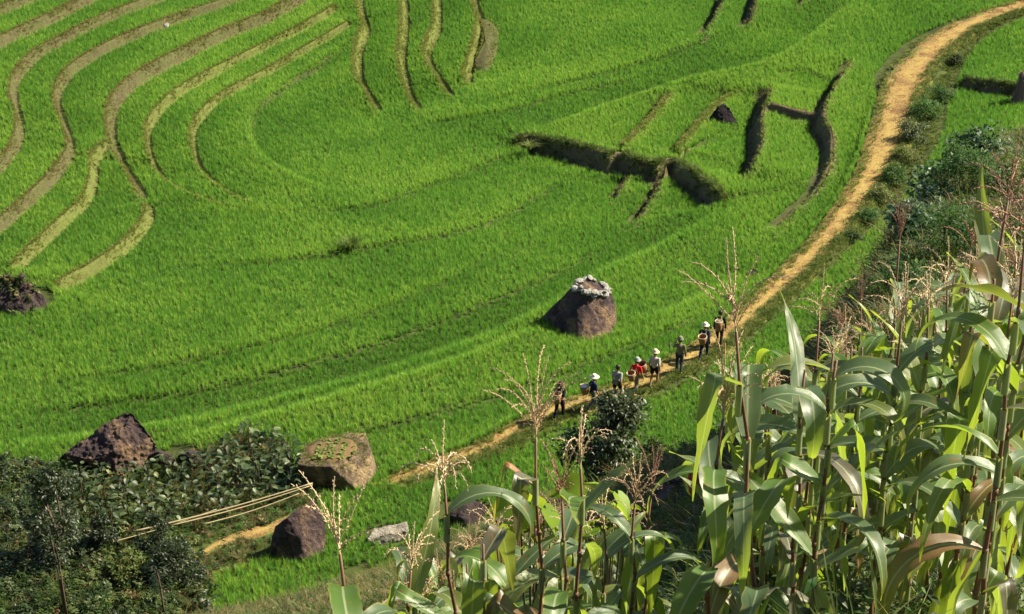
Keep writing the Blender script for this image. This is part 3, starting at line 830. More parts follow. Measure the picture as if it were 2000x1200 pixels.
# pale grass along the crests of the faint bunds
SP_ = []
for r in RIS:
    if not r['soft'] or r['A'] != .55 or r['wf'] != .9: continue
    line = r['line']; n = int(line.total * 14); fr = rng.random(n); sl = fr * line.total
    fr = fr[(taper(fr, r['t0'], r['t1']) > .4) & (np.sin(sl * .9) + np.sin(sl * .37 + 2) > -.3)]; sl = fr * line.total; n = len(fr)
    px = np.interp(sl, line.cum, line.p[:, 0]); py = np.interp(sl, line.cum, line.p[:, 1])
    i = np.clip(np.searchsorted(line.cum, sl) - 1, 0, len(line.t) - 1); t = line.t[i]; d = rng.uniform(.02, .24, n)
    x = px - t[:, 1] * d * r['side']; y = py + t[:, 0] * d * r['side']
    SP_.append(np.stack([x, y, land(x, y)], -1))
SP_ = np.concatenate(SP_)
scatter('bund_grass', SP_, GRASS_B, 'pale grass on the faint bund edging the plots above the dark bank', .25, .8, 1.3)
# short grass on the banks
for r in RIS:
    if r['soft']: continue
    line = r['line']; h = r['wf'] / 2
    dens = {'bank_tan': 125, 'bank_green': 110, 'bank_dark': 22 if r['key'][:3] in ('b_p', 'b_u', 'b_s') else 60}[r['mat']]
    n = int(line.total * (r['wf'] + r['crest'] + .2) * dens)
    fr = rng.random(n); s = fr * line.total
    px = np.interp(s, line.cum, line.p[:, 0]); py = np.interp(s, line.cum, line.p[:, 1])
    i = np.clip(np.searchsorted(line.cum, s) - 1, 0, len(line.t) - 1); t = line.t[i]
    d = np.where(rng.random(n) < .5, rng.uniform(h - .1, h + r['crest'], n), rng.uniform(-h, h + r['crest'] + .1, n))
    x = px - t[:, 1] * d * r['side']; y = py + t[:, 0] * d * r['side']
    o = BANK_OBJ[r['key']]
    P = np.stack([x, y, land(x, y)], -1) - np.array(o.location)
    scatter('grass', P, GRASS_P if r['key'] in ('b_p3', 'b_p4') else GRASS_T if r['key'][:3] in ('b_p', 'b_u', 'b_s') and r['mat'] == 'bank_dark' else {'bank_dark': GRASS_D, 'bank_tan': GRASS_T, 'bank_green': GRASS_P}[r['mat']], None, .35, .45, 1.35 if r['key'] == 'b_b1' else 1.25, parent=o)

# ------------------------------------------------------------------ rocks
from mathutils.bvhtree import BVHTree
def rock_mesh(name, hull, mat, voxel=.07, rough=.10, seed=0, freq=1.3):
    bm = bmesh.new()
    for q in hull: bm.verts.new(q)
    res = bmesh.ops.convex_hull(bm, input=bm.verts)
    loose = [e for e in res['geom_interior'] + res['geom_unused'] if isinstance(e, bmesh.types.BMVert)]
    bmesh.ops.delete(bm, geom=list(set(loose)), context='VERTS')
    bmesh.ops.recalc_face_normals(bm, faces=bm.faces)
    me = bpy.data.meshes.new('tmp'); bm.to_mesh(me); bm.free()
    o = bpy.data.objects.new('tmp', me); COL.objects.link(o)
    md = o.modifiers.new('r', 'REMESH'); md.mode = 'VOXEL'; md.voxel_size = voxel
    sm = o.modifiers.new('s', 'SMOOTH'); sm.iterations = 1; sm.factor = .4
    out = eval_mesh(o, name)
    bpy.data.objects.remove(o); bpy.data.meshes.remove(me)
    n = len(out.vertices); co = np.zeros(n * 3, np.float32); no = np.zeros(n * 3, np.float32)
    out.vertices.foreach_get('co', co); out.vertices.foreach_get('normal', no)
    co = co.reshape(-1, 3); no = no.reshape(-1, 3)
    off = Vector((seed * 3.7, seed * 1.3, 0))
    dsp = np.array([mnoise.ridged_multi_fractal(Vector(c) * freq + off, .9, 2.1, 4, 1.0, 2.0) * -.35 + mnoise.noise(Vector(c) * freq * .6 + off) * .35 + mnoise.noise(Vector(c) * freq * 5 + off) * .22 for c in co])
    co = co + no * (dsp * rough)[:, None]
    out.vertices.foreach_set('co', co.astype(np.float32).ravel()); out.update()
    out.materials.clear(); out.materials.append(mat)
    out.polygons.foreach_set('use_smooth', np.ones(len(out.polygons), bool))
    return out

def put_rock(u, v, hull, mat, label, name='boulder', cat='boulder', rz=0.0, sink=.12, pt=None, group=None, **kw):
    p = ground_pt(u, v) if pt is None else pt
    o = link(name, rock_mesh(name, hull, M[mat], **kw))
    o.location = (p[0], p[1], p[2] - sink); o.rotation_euler = (0, 0, rz)
    return tag(o, label, cat, group)

big = put_rock(1140, 638, [(-2.4,.5,0),(-.45,-1.8,0),(.5,-1.6,0),(1.45,-.75,0),(1.65,.2,0),(1.0,1.4,0),(-1.0,1.5,0),(-.3,-.1,2.1),(.25,-.4,1.95),(1.05,-.2,1.75),(1.3,.6,1.95),(.3,1.0,2.25),(-.4,.6,2.2),(1.6,.1,1.1)],
               'rock_purple', 'large pyramid boulder ringed with pale stones, in the rice near the walkers', voxel=.06, rough=.09, seed=2)
put_rock(215, 908, [(-2.2,0,.35),(-2.0,-.3,.8),(-1.1,.1,1.35),(-.2,.4,1.75),(.5,.5,2.35),(1.05,.5,2.45),(1.6,.3,1.85),(2.1,.1,1.1),(2.05,-.2,0),(.5,-1.1,.3),(-.6,-1.05,.95),(.4,-.9,1.3),(-1.2,.9,0),(1.2,1.2,0),(.6,-.55,0),(-.8,-.1,0),(-1.7,-.2,.2)],
         'rock_purple', 'huge slanting purple boulder at lower left behind the leafy plants', voxel=.055, rough=.22, seed=5, freq=1.7)
put_rock(318, 908, [(-.65,0,0),(-.6,-.2,.7),(-.1,-.3,.95),(.5,-.1,.7),(.65,.1,0),(0,-.5,0),(.2,.6,.3),(-.3,.6,.6),(.4,-.45,0)],
         'rock_dark', 'small dark rock touching the right side of the huge slanting boulder', name='rock', cat='rock', seed=8, rough=.08)
put_rock(372, 905, [(-.6,0,0),(-.5,-.2,.6),(0,-.3,.85),(.55,-.1,.75),(.75,.1,0),(0,-.5,0),(.2,.6,.3),(-.3,.6,.5),(.5,-.35,.2)],
         'rock_dark', 'low dark rock between the huge slanting boulder and the leafy plants', name='rock', cat='rock', seed=9, rough=.08)
garden = put_rock(655, 932, [(-1.5,-.7,1.15),(-.9,-1.0,1.2),(-.1,-1.05,1.25),(.6,-.8,1.0),(1.5,.2,1.1),(1.25,1.15,1.65),(.6,1.3,1.6),(-.3,1.2,1.45),(-1.3,.8,1.3),(-1.45,-.6,0),(.2,-.75,0),(1.0,-1.1,.1),(1.65,-.7,0),(1.75,.7,0),(-1.3,1,0),(1.6,-.3,.6)],
                  'rock_brown', 'flat topped boulder carrying a tiny vegetable bed', voxel=.06, rough=.10, seed=12)
put_rock(582, 1078, [(-1.15,-.2,0),(-.95,-.6,.5),(-.3,-.95,0),(.4,-1.0,0),(1.1,-.4,0),(1.1,.6,.2),(-.9,.7,0),(.35,.2,2.1),(.8,.5,2.4),(-.35,-.2,1.8),(-.85,-.1,1.35),(1.15,.3,1.1),(.25,-.65,1.1)],
         'rock_purple', 'steep wedge shaped dark boulder at the end of the bamboo poles', voxel=.055, rough=.12, seed=17)
put_rock(756, 1056, [(-.85,-.25,0),(-.82,-.3,.45),(-.5,.3,.6),(0,-.2,.45),(.3,.3,.65),(.85,.3,.78),(.87,-.1,.62),(.7,-.2,.2),(-.3,-.35,0),(.8,.4,0),(-.8,.4,0)],
         'rock_pale', 'pale flat slab of rock lying in the lower rice patch', name='rock_slab', cat='rock', voxel=.045, rough=.09, seed=21, freq=2.2, rz=.15)
put_rock(912, 1016, [(-.95,0,0),(-.9,-.3,.5),(-.5,.1,.95),(.1,.2,1.1),(.7,.1,.95),(1.0,-.1,.4),(.9,-.4,0),(0,-.7,.1),(-.2,-.6,.6),(.3,.8,0),(-.5,.7,0)],
         'rock_dark', 'black rock behind the drooping tan tassel near the bottom centre', name='rock', cat='rock', voxel=.05, rough=.12, seed=25)
put_rock(838, 1104, [(-.85,0,0),(-.7,-.3,.5),(-.2,-.1,.85),(.5,0,.7),(.9,0,.2),(.6,-.5,0),(-.4,-.6,0),(0,.6,.2)],
         'rock_dark', 'weedy dark rock below the black rock, at the edge of the rice', name='rock', cat='rock', voxel=.05, rough=.12, seed=29)
put_rock(712, 1142, [(-.8,0,0),(-.6,-.2,.4),(0,-.2,.5),(.5,0,.45),(.8,0,.1),(.3,-.5,0),(-.4,-.5,0),(0,.5,.1)],
         'rock_brown', 'low reddish rock near the bottom edge beside the single tassel', name='rock', cat='rock', voxel=.05, rough=.10, seed=31)
clump = put_rock(38, 604, [(-1.7,0,0),(-1.6,-.3,1.2),(-.8,.2,1.9),(.3,.2,1.8),(1.1,.1,1.15),(1.65,0,.2),(1.0,-.8,0),(0,-1.0,.1),(-1.0,-.9,.3),(.5,.9,0),(-1.0,1.0,.4),(.2,-.7,.8)],
         'rock_dark', 'weed covered mound of rock at the left edge of the field', name='rock_mound', cat='rock', voxel=.07, rough=.22, seed=35)
put_rock(1412, 240, [(-.95,0,0),(-.9,-.2,.6),(-.4,-.1,1.25),(0,.1,1.4),(.4,0,1.1),(.6,-.1,.4),(.95,-.15,.1),(.5,-.45,0),(-.3,-.5,0),(0,.5,.2)],
         'rock_black', 'small black rock in the rice left of the stepped plots', name='rock', cat='rock', voxel=.05, rough=.08, seed=40)
put_rock(1466, 540, [(-.4,0,0),(-.3,-.2,.4),(.1,0,.6),(.4,0,.45),(.45,-.2,0),(0,-.3,0),(0,.3,0)],
         'rock_dark', 'small dark stone at the foot of the long thin bund beside the path', name='rock', cat='rock', voxel=.04, rough=.06, seed=43)
put_rock(325, 60, [(-.22,0,0),(-.15,-.15,.3),(.1,0,.36),(.24,.05,.2),(.2,-.15,0),(-.1,-.2,0),(0,.2,.1)],
         'stone_pale', 'lone white stone on the rice edge at upper left', name='stone', cat='stone', voxel=.03, rough=.03, seed=47, sink=-.25)
pr = at(1992, 392, 38.0)
put_rock(0, 0, [(-.6,0,-.6),(-.55,-.2,.3),(-.2,.2,.85),(.5,.3,1.05),(1.2,.2,.9),(1.4,-.1,-.6),(.3,-.6,-.6),(.2,-.55,.2),(.5,.8,-.6)],
         'rock_brown', 'brown boulder at the right edge above the maize', pt=pr, sink=0, voxel=.05, rough=.08, seed=51)

# pale stones ringed on top of the large boulder
bvh = BVHTree.FromPolygons([v.co.copy() for v in big.data.vertices], [tuple(p.vertices) for p in big.data.polygons])
def drop(tree, x, y, z0=6.0):
    h = tree.ray_cast(Vector((x, y, z0)), Vector((0, 0, -1)))
    return h[0].z if h[0] is not None else None
stone_meshes = []
for i in range(5):
    rs = random.Random(i + 90)
    stone_meshes.append(rock_mesh('stone', [(rs.uniform(.8, 1.1) * .19 * a, rs.uniform(.8, 1.1) * .15 * b, rs.uniform(.8, 1.1) * .13 * c) for a, b, c in
        [(-1,0,0),(1,0,.1),(0,-1,0),(0,1,0),(.6,.6,.5),(-.6,.6,.6),(.6,-.6,.5),(-.6,-.5,.4),(0,0,1),(.3,-.2,.95),(0,0,-.6),(.6,.5,-.5),(-.6,-.5,-.5)]], M['stone_pale'], voxel=.03, rough=.03, seed=60 + i, freq=4))
ring = [(.35 + .78 * math.cos(a), .32 + .62 * math.sin(a)) for a in np.linspace(0, 6.283, 20)[:-1]]
ring += [(-.12, -.1), (.62, -.22), (.9, -.05), (.2, -.25), (1.0, .15), (-.2, .45), (.75, -.12), (.45, -.3)]
ORDW = ['first', 'second', 'third', 'fourth', 'fifth', 'sixth', 'seventh', 'eighth', 'ninth', 'tenth', 'eleventh', 'twelfth', 'thirteenth', 'fourteenth', 'fifteenth', 'sixteenth', 'seventeenth', 'eighteenth', 'nineteenth', 'twentieth']
ring = ring[:19] + sorted(ring[19:])
n_ring = n_heap = 0
for i, (x, y) in enumerate(ring):
    x += random.uniform(-.06, .06); y += random.uniform(-.05, .05)
    z = drop(bvh, x, y)
    if z is None or z < 1.2: continue
    o = link('stone', stone_meshes[i % 5])
    o.location = Vector(big.location) + Vector((x, y, z + .05 + (.10 if i >= 19 else 0)))
    s = random.uniform(1.15, 1.9); o.scale = (s, s * .9, s * .9); o.rotation_euler = (random.uniform(-.3, .3), random.uniform(-.3, .3), random.uniform(0, 6))
    if i < 19:
        lab = f"{ORDW[n_ring]} pale stone anticlockwise from the right end of the ring on the large boulder"; n_ring += 1
    else:
        lab = f"pale stone heaped on the front of the boulder's ring, {ORDW[n_heap]} from the left"; n_heap += 1
    tag(o, lab, 'stone', 'pale stones on the large boulder')

# vegetable bed on the flat boulder
gb = BVHTree.FromPolygons([v.co.copy() for v in garden.data.vertices], [tuple(p.vertices) for p in garden.data.polygons])
mb = MB(); nr, na = 7, 28; vs = []; fs = []
def bed_pt(k, a):
    r = k / nr
    return (-.15 + r * 1.12 * math.cos(a) * (1 + .06 * math.sin(3 * a)), .12 + r * .88 * math.sin(a) * (1 + .05 * math.sin(4 * a + 1)))
for k in range(nr + 1):
    for j in range(na):
        x, y = bed_pt(max(k, .02), 2 * math.pi * j / na)
        z = drop(gb, x, y) or 1.2
        vs.append((x, y, z + (.07 + .03 * mnoise.noise((x * 4, y * 4, 1)) if k < nr else -.04)))
for k in range(nr):
    for j in range(na): fs.append((k * na + j, (k + 1) * na + j, (k + 1) * na + (j + 1) % na, k * na + (j + 1) % na))
mb.add(vs, fs)
link('soil_bed', mb.mesh('soil_bed', M['soil'], True), garden)
gp = []
for _ in range(900):
    a_ = random.uniform(0, 6.283); r_ = random.uniform(.8, 1.6); x_, y_ = -.1 + r_ * 1.1 * math.cos(a_), .12 + r_ * .9 * math.sin(a_)
    z_ = drop(gb, x_, y_)
    if z_ is not None and z_ > .75 and random.random() < .55: gp.append((x_, y_, z_ - .01))
scatter('grass', np.array(gp), GRASS_P, None, .4, .35, .8, parent=garden)

def leaf_quad(mb, base, direction, up, L, W, curl=.25, segs=2, mi=0, fold=.15):
    """a small pointed leaf: middle row and two edges"""
    d = Vector(direction).normalized(); n = Vector(up)
    s = d.cross(n)
    if s.length < 1e-4: s = d.cross(Vector((1, 0, .3)))
    s.normalize(); n = s.cross(d).normalized()
    rows = [(0, .12), (.35, 1.0), (.75, .62), (1.0, 0)] if segs > 1 else [(0, .15), (.45, 1.0), (1.0, 0)]
    vs = []; at_ = []
    for t, w in rows:
        c = Vector(base) + d * (L * t) - n * (curl * L * t * t)
        if w == 0: vs.append(c); at_.append((t, 0)); continue
        vs += [c - s * (W * w * .5) + n * (fold * W * w * .5), c, c + s * (W * w * .5) + n * (fold * W * w * .5)]
        at_ += [(t, -1), (t, 0), (t, 1)]
    fs = []
    m = len(rows) - 1
    for k in range(m - 1):
        a = 3 * k; b = 3 * (k + 1)
        fs += [(a, a + 1, b + 1, b), (a + 1, a + 2, b + 2, b + 1)]
    a = 3 * (m - 1); e = 3 * m
    fs += [(a, a + 1, e), (a + 1, a + 2, e)]
    mb.add(vs, fs, at_, mi)

def rdir(rs, zmin=-1, zmax=1):
    z = rs.uniform(zmin, zmax); a = rs.uniform(0, 6.283); r = math.sqrt(max(0, 1 - z * z))
    return Vector((r * math.cos(a), r * math.sin(a), z))

sm_ = []
for i in range(3):
    rs = random.Random(i); mb = MB()
    for _ in range(9):
        d = rdir(rs, .15, .8); leaf_quad(mb, (0, 0, .01), d, (0, 0, 1), rs.uniform(.09, .14), .07, .4)
    sm_.append(mb.mesh('seedling', M['seedling']))
for ci, cx in enumerate((-.75, -.42, -.08, .28, .62)):
    for k in range(6):
        y = -.52 + k * .25 + random.uniform(-.05, .05); x = cx + .05 * k + random.uniform(-.05, .05)
        if ((x + .15) / 1.05) ** 2 + ((y - .12) / .82) ** 2 > 1 or (cx > .5 and random.random() < .5): continue
        o = link('seedling', random.choice(sm_)); o.location = Vector(garden.location) + Vector((x, y, drop(gb, x, y) + .06))
        s = random.uniform(1.15, 1.6); o.scale = (s,) * 3; o.rotation_euler = (0, 0, random.uniform(0, 6))
        tag(o, f"seedling {('nearest', 'second nearest', 'third nearest', 'fourth nearest', 'second farthest', 'farthest')[k]} in the {('leftmost', 'second', 'middle', 'fourth', 'rightmost')[ci]} row on the flat topped boulder", 'seedling', 'seedlings in the vegetable bed')

# bare earth patch at top centre, straw shock, dirt track, bamboo poles
cen = np.mean(np.array(PATCH), 0)
vs = []; fs = []; n = len(PATCH); sub = 4; ringp = smooth_poly(np.array(PATCH + [PATCH[0]]), .35)[:-1]; n = len(ringp)
for k in range(6):
    f = 1 - k / 5 * .98
    for j in range(n):
        q_ = cen + (ringp[j] - cen) * f * 1.12
        z = float(land(np.array([q_[0]]), np.array([q_[1]]))[0])
        vs.append((q_[0], q_[1], z + (-.2 if k == 0 else .22 + .10 * mnoise.noise((q_[0] * 2, q_[1] * 2, 0)) + .25 * (1 - f))))
for k in range(5):
    for j in range(n): fs.append((k * n + j, k * n + (j + 1) % n, (k + 1) * n + (j + 1) % n, (k + 1) * n + j))
mb = MB(); mb.add(vs, fs)
patch = tag(link('bare_earth_patch', mb.mesh('bare_earth_patch', M['bank_tan'], True)), 'bare pinkish earth mound at top centre beside the fourth bank', 'earth mound')
P = np.array([cen + (ringp[random.randrange(n)] - cen) * random.uniform(.3, 1.05) for _ in range(260)])
scatter('grass', np.stack([P[:, 0], P[:, 1], land(P[:, 0], P[:, 1]) + .3], -1), GRASS_P, None, .35, .6, 1.2, parent=patch)

st = ground_pt(1992, 204); mb = MB(); rs = random.Random(4)
for _ in range(420):
    a = rs.uniform(0, 6.283); r0 = .55 * math.sqrt(rs.random()) + .1; h = rs.uniform(1.3, 2.1)
    b = Vector((r0 * math.cos(a), r0 * math.sin(a), 0)); t = Vector((.18 * r0 * math.cos(a) + rs.uniform(-.12, .12), .18 * r0 * math.sin(a) + rs.uniform(-.1, .1), h))
    t2 = t + Vector((math.cos(a) * .2, math.sin(a) * .2, -.12 + rs.uniform(-.1, .1)))
    s = Vector((-math.sin(a), math.cos(a), 0)) * rs.uniform(.012, .022)
    mb.add([b - s, b + s, t + s, t - s, t2], [(0, 1, 2, 3), (3, 2, 4)])
o = link('straw_shock', mb.mesh('straw_shock', M['thatch'])); o.location = st
tag(o, 'upright shock of dry purplish straw at the right edge near the path', 'straw')

TR = Line([(625,982),(560,1020),(490,1043),(430,1062),(385,1090)], .4)
tag(link('dirt_track', ribbon(TR, lambda f: np.interp(f, [0, .5, 1], [.32, .42, .25]), land, 'dirt_track', M['path'], 9, lift=.07)), 'short sandy track behind the bamboo poles at lower left', kind='structure')

def pole(u0, v0, u1, v1, h0, h1, rad, label, mat='bamboo', props=()):
    a = ground_pt(u0, v0); b = ground_pt(u1, v1)
    a = a + np.array([0, 0, h0]); b = b + np.array([0, 0, h1])
    n = 18; mb = MB(); pts = []; rr = []
    for k in range(n + 1):
        t = k / n; pts.append(Vector((b - a) * t) + Vector((0, 0, -.10 * math.sin(math.pi * t)))); rr.append(rad * (1 - .35 * t) * (1.15 if k % 3 == 0 else 1))
    tube(mb, pts, rr, 8)
    o = link('bamboo_pole', mb.mesh('bamboo_pole', M[mat], True)); o.location = a
    tag(o, label, 'pole', 'bamboo poles at lower left')
    for t in props:
        q_ = pts[int(t * n)]; w = Vector(a) + q_
        g = float(land(np.array([w.x]), np.array([w.y]))[0])
        pb = MB(); tube(pb, [(q_.x + .03, q_.y + .03, g - a[2] - .1), (q_.x, q_.y - .02, q_.z - .01)], .022, 6)
        tube(pb, [(q_.x, q_.y, q_.z - .03), (q_.x + .02, q_.y + .09, q_.z + .06)], .014, 5)
        link('prop_stick', pb.mesh('prop_stick', M['wood']), o)
    return o
pole(262, 1062, 612, 975, .55, .75, .036, 'thickest bamboo pole, topmost of the bundle ending at the wedge boulder', props=(.1, .5, .8))
pole(335, 1048, 606, 977, .5, .66, .03, 'bamboo pole just below the thickest one', props=(.2, .7))
pole(398, 1042, 585, 985, .42, .5, .026, 'shortest bamboo pole, lowest of the bundle', props=(.3, .8))
pole(188, 1082, 425, 1020, .35, .6, .022, 'thin grey bamboo pole continuing the bundle to the left', props=(.15, .6))

# ------------------------------------------------------------------ shrubs and small plants
def shrub(name, label, loc, H, Wd, mat, leaf, n, seed, cat='shrub', stems=4, lobes=9, zlow=.25, group=None, aspect=.45, stem_mat='wood', droop=0.3, rim=.6):
    rs = random.Random(seed)
    o = empty(name, loc, rs.uniform(0, 6.28))
    tag(o, label, cat, group)
    cen = []
    for k in range(lobes):
        a = rs.uniform(0, 6.283); r = Wd * .5 * math.sqrt(rs.random()) * .75; z = H * (zlow + (.86 - zlow) * rs.random())
        taper_ = 1 - .55 * max(0, (z / H - .5) * 2)
        cen.append((Vector((r * taper_ * math.cos(a), r * taper_ * math.sin(a), z)), Wd * rs.uniform(.10, .27)))
    cen.append((Vector((0, 0, H * .84)), Wd * .16))
    mb = MB()
    for _ in range(n):
        c, r = rs.choice(cen); d = rdir(rs)
        rad = r * (rim + (1 - rim) * rs.random()) * rs.uniform(.75, 1.25)
        p = c + Vector((d.x, d.y, d.z * .85)) * rad
        if p.z < .03: p.z = rs.uniform(.03, .2)
        dd = (d + rdir(rs) * .8 + Vector((0, 0, -droop))).normalized()
        L = leaf * rs.uniform(.6, 1.25)
        leaf_quad(mb, p, dd, (d + Vector((0, 0, .8)) + rdir(rs) * .5), L, L * aspect, rs.uniform(.1, .5), 1)
    link('crown', mb.mesh('crown', M[mat]), o)
    sb = MB()
    for k in range(stems):
        c, r = cen[(k * 2) % len(cen)]
        a = Vector((rs.uniform(-.06, .06), rs.uniform(-.06, .06), -.15)); m = (a + c) * .5 + rdir(rs) * .08 * H
        tube(sb, [a, (a + m) * .5, m, (m + c) * .5, c], [H * .014, H * .012, H * .010, H * .008, H * .004], 5)
    link('stem', sb.mesh('stem', M[stem_mat], True), o)
    return o

def hz(p): return np.array([p[0], p[1], float(surf(np.array([p[0]]), np.array([p[1]]))[0])])

p = at(1192, 955, 38.5); p = hz(p)
hh = 185 / px_size(p) / CP
shrub('broadleaf_shrub', 'glossy round shrub covering the path below the walkers', p, hh, hh * .95, 'shrub', .13, 5600, 3, lobes=30, zlow=.10, stems=9, aspect=.5, rim=.25)
p = hz(at(1275, 950, 35.5)); shrub('broadleaf_shrub', 'pale leggy shrub growing against the right flank of the glossy round shrub', p, .95, .8, 'weed', .11, 900, 4, lobes=8, zlow=.2)

# dark tall shrubs at lower left
p = ground_pt(112, 1098); shrub('dark_shrub', 'tall narrow dark shrub at the left edge of the leafy patch', p, 4.6, 2.6, 'shrub', .17, 4200, 6, lobes=34, zlow=.12, stems=8, rim=.2)
p = ground_pt(205, 1075); shrub('dark_shrub', 'dark shrub under the left end of the bamboo poles', p, 1.7, 1.5, 'shrub', .16, 1500, 7, lobes=10, zlow=.2)
p = ground_pt(312, 1085); shrub('dark_shrub', 'slim dark shrub standing in front of the bamboo poles', p, 2.0, 1.4, 'shrub', .13, 1300, 8, lobes=14, zlow=.1, rim=.2)
p = ground_pt(345, 1128); shrub('dark_shrub', 'broad dark shrub below the bamboo poles beside the lower rice patch', p, 1.5, 2.6, 'shrub', .15, 2400, 9, lobes=22, zlow=.1, rim=.2)
p = ground_pt(255, 1128); shrub('dark_shrub', 'low dark shrub at left below the bamboo poles', p, 1.1, 1.7, 'weed', .15, 1300, 10, lobes=9, zlow=.2)
for i, (u, v, h, lab) in enumerate([(128, 1215, 3.4, 'bare twin stem rising near the bottom left corner'), (322, 1210, 2.2, 'bare thin stem right of the twin stem at the bottom edge')]):
    p = ground_pt(u, v); mb = MB()
    tube(mb, [(0, 0, -.2), (-.05, .1, h * .4), (-.12, .12, h * .8), (-.2, .15, h)], [.045, .04, .03, .012], 6)
    if i == 0: tube(mb, [(.1, 0, -.2), (.02, .1, h * .4), (-.02, .16, h * .75), (-.10, .2, h * .95)], [.04, .035, .025, .01], 6)
    o = empty('sapling', p); tag(o, lab, 'sapling'); link('stem', mb.mesh('stem', M['wood'], True), o)
    cb = MB(); rs = random.Random(70 + i)
    for _ in range(160):
        z = h * rs.uniform(.6, 1.03); d = rdir(rs, -.4, .7); L = rs.uniform(.10, .2)
        leaf_quad(cb, Vector((-.15 * z / h, .15 * z / h, z)) + d * rs.uniform(.05, .45), d, (0, 0, 1), L, L * .4, .3, 1)
    link('crown', cb.mesh('crown', M['shrub']), o)

# reed clump alone in the field, grass shock on the dark bank's end
for u, v, h, nb, lab, mat in ((686, 486, .95, 110, 'lone dark reed clump in the open rice', 'grass_dark'), (1412, 388, .8, 70, 'pale grass clump on the right end of the dark diagonal bank', 'grass_pale'),
                         (1035, 290, .6, 80, 'grass clump on the left end of the dark diagonal bank', 'grass_dark')):
    o = link('grass_clump', tuft_mesh('grass_clump', M[mat], nb * 2, h, 1.1, .035, .9, u, .25)); p = ground_pt(u, v); o.location = p
    tag(o, lab, 'grass clump')

# bushes on the verge right of the path
VERGE = [(1868,128,.7,.9,'weed','clump of weeds on the verge between path and upper right paddy'),(1835,200,1.0,1.5,'fern','feathery bush on the path verge below the bund'),(1805,232,1.25,1.7,'fern','tallest bush on the path verge'),
         (1782,275,1.1,1.5,'shrub','dark bush on the path verge, under the tallest verge bush'),(1768,315,.8,1.2,'weed','round weedy bush where the verge shadow crosses the path'),(1742,352,.75,1.2,'fern','pale bush at the lower end of the path shadow'),
         (1720,388,.65,1.1,'weed','small bush on the path verge left of the tall brown tassel'),(1694,430,.55,1.0,'fern','low pale bush on the verge, last before the verge narrows'),(1665,468,.4,.8,'weed','lowest tuft of leaves on the narrow path verge')]
for i, (u, v, h, w, m, lab) in enumerate(VERGE):
    shrub('verge_bush', lab, ground_pt(u, v), h * 1.1, w * 1.45, m, .12, int(1300 * w), 100 + i, cat='bush', stems=5, lobes=20, zlow=.08, rim=.2, group='bushes on the path verge')

# plants on the hill edge at right
HB = [(1905,318,34,.8,1.5,'blue_leaf',.11,1500,'pale bluish bean bush left of the brown boulder'),(1850,362,33,.7,1.5,'blue_leaf',.12,1500,'bluish leafy bush, leftmost of the bean bushes facing the rice strip'),
      (1880,420,30,.9,1.5,'fern',.07,3800,'feathery green bush right of the lower bluish bush'),(1808,455,30,.75,1.3,'blue_leaf',.11,1300,'bluish leafy bush beside the tall narrow brown tassel'),
      (1790,520,27,.7,1.2,'blue_leaf',.10,1000,'small bluish bush behind the red striped maize leaf'),(1850,590,24,1.0,1.5,'fern',.06,5000,'broad feathery bush behind the upper maize leaves'),
      (1770,620,22,.75,1.1,'fern',.06,3200,'feathery bush low behind the middle maize'),(1925,500,26,.8,1.1,'weed',.10,1200,'dull weedy bush below the brown boulder'),(1965,430,30,.7,1.0,'weed',.10,1000,'dull weedy bush tucked under the brown boulder at the right edge')]
for i, (u, v, y, h, w, m, lf, n, lab) in enumerate(HB):
    p = hz(at(u, v, y))
    shrub('hill_bush', lab, p, h, w, m, lf, n, 130 + i, cat='bush', stems=4, lobes=12, zlow=.12, group='bushes on the edge of the maize field', aspect=.75 if m == 'blue_leaf' else .3)

# big leaved plants in the patch at lower left: every leaf a part
def heart_leaf(name, L, W, mat, seed):
    rs = random.Random(seed); mb = MB(); n = 7; vs = []; fs = []; at_ = []
    prof = [(.0, .25), (.08, .72), (.25, 1.0), (.45, .92), (.65, .66), (.85, .32), (1.0, 0.02)]
    dr = rs.uniform(.25, .5)
    for t, w in prof:
        for e in (-1, -.5, 0, .5, 1):
            x = (t - (.12 if abs(e) == 1 and t < .1 else 0)) * L
            vs.append((x, e * w * W * .5, -dr * L * t * t + .12 * W * abs(e) + .02 * math.sin(9 * t + 3 * e) * L * .4)); at_.append((t, e))
    for i in range(len(prof) - 1):
        for k in range(4): fs.append((i * 5 + k, i * 5 + k + 1, (i + 1) * 5 + k + 1, (i + 1) * 5 + k))
    mb.add(vs, fs, at_)
    tube(mb, [(0, 0, 0), (-.35 * L, 0, -.18 * L), (-.7 * L, 0, -.6 * L)], .012 * L / .3, 5)
    return mb.mesh(name, M[mat], True)
BL = [heart_leaf('leaf', .28, .22, 'broad', i) for i in range(4)]
PATCHPX = [(150,950),(250,935),(330,928),(420,905),(480,880),(560,885),(596,945),(560,975),(470,1000),(390,1018),(300,1040),(215,1050),(165,1010)]
cand = []; rs = random.Random(21); tries = 0
wp = np.array(world_poly(PATCHPX)); lo = wp.min(0); hi = wp.max(0)
while len(cand) < 46 and tries < 6000:
    tries += 1
    q_ = np.array([rs.uniform(lo[0], hi[0]), rs.uniform(lo[1], hi[1])])
    if not in_poly(np.array([q_[0]]), np.array([q_[1]]), [tuple(a) for a in wp])[0]: continue
    if any((q_[0] - c[0]) ** 2 + (q_[1] - c[1]) ** 2 < .82 ** 2 for c in cand): continue
    cand.append(q_)
ORD = ['first', 'second', 'third', 'fourth', 'fifth', 'sixth', 'seventh', 'eighth', 'ninth', 'tenth', 'eleventh', 'twelfth', 'thirteenth', 'fourteenth']
def depth_row(c):
    """fraction of the way from the bamboo poles back to the boulders"""
    col = [q for q in cand if abs(q[0] - c[0]) < 2.2]; lo_ = min(q[1] for q in col); hi_ = max(q[1] for q in col)
    return (c[1] - lo_) / max(.5, hi_ - lo_)
ROWS = {}
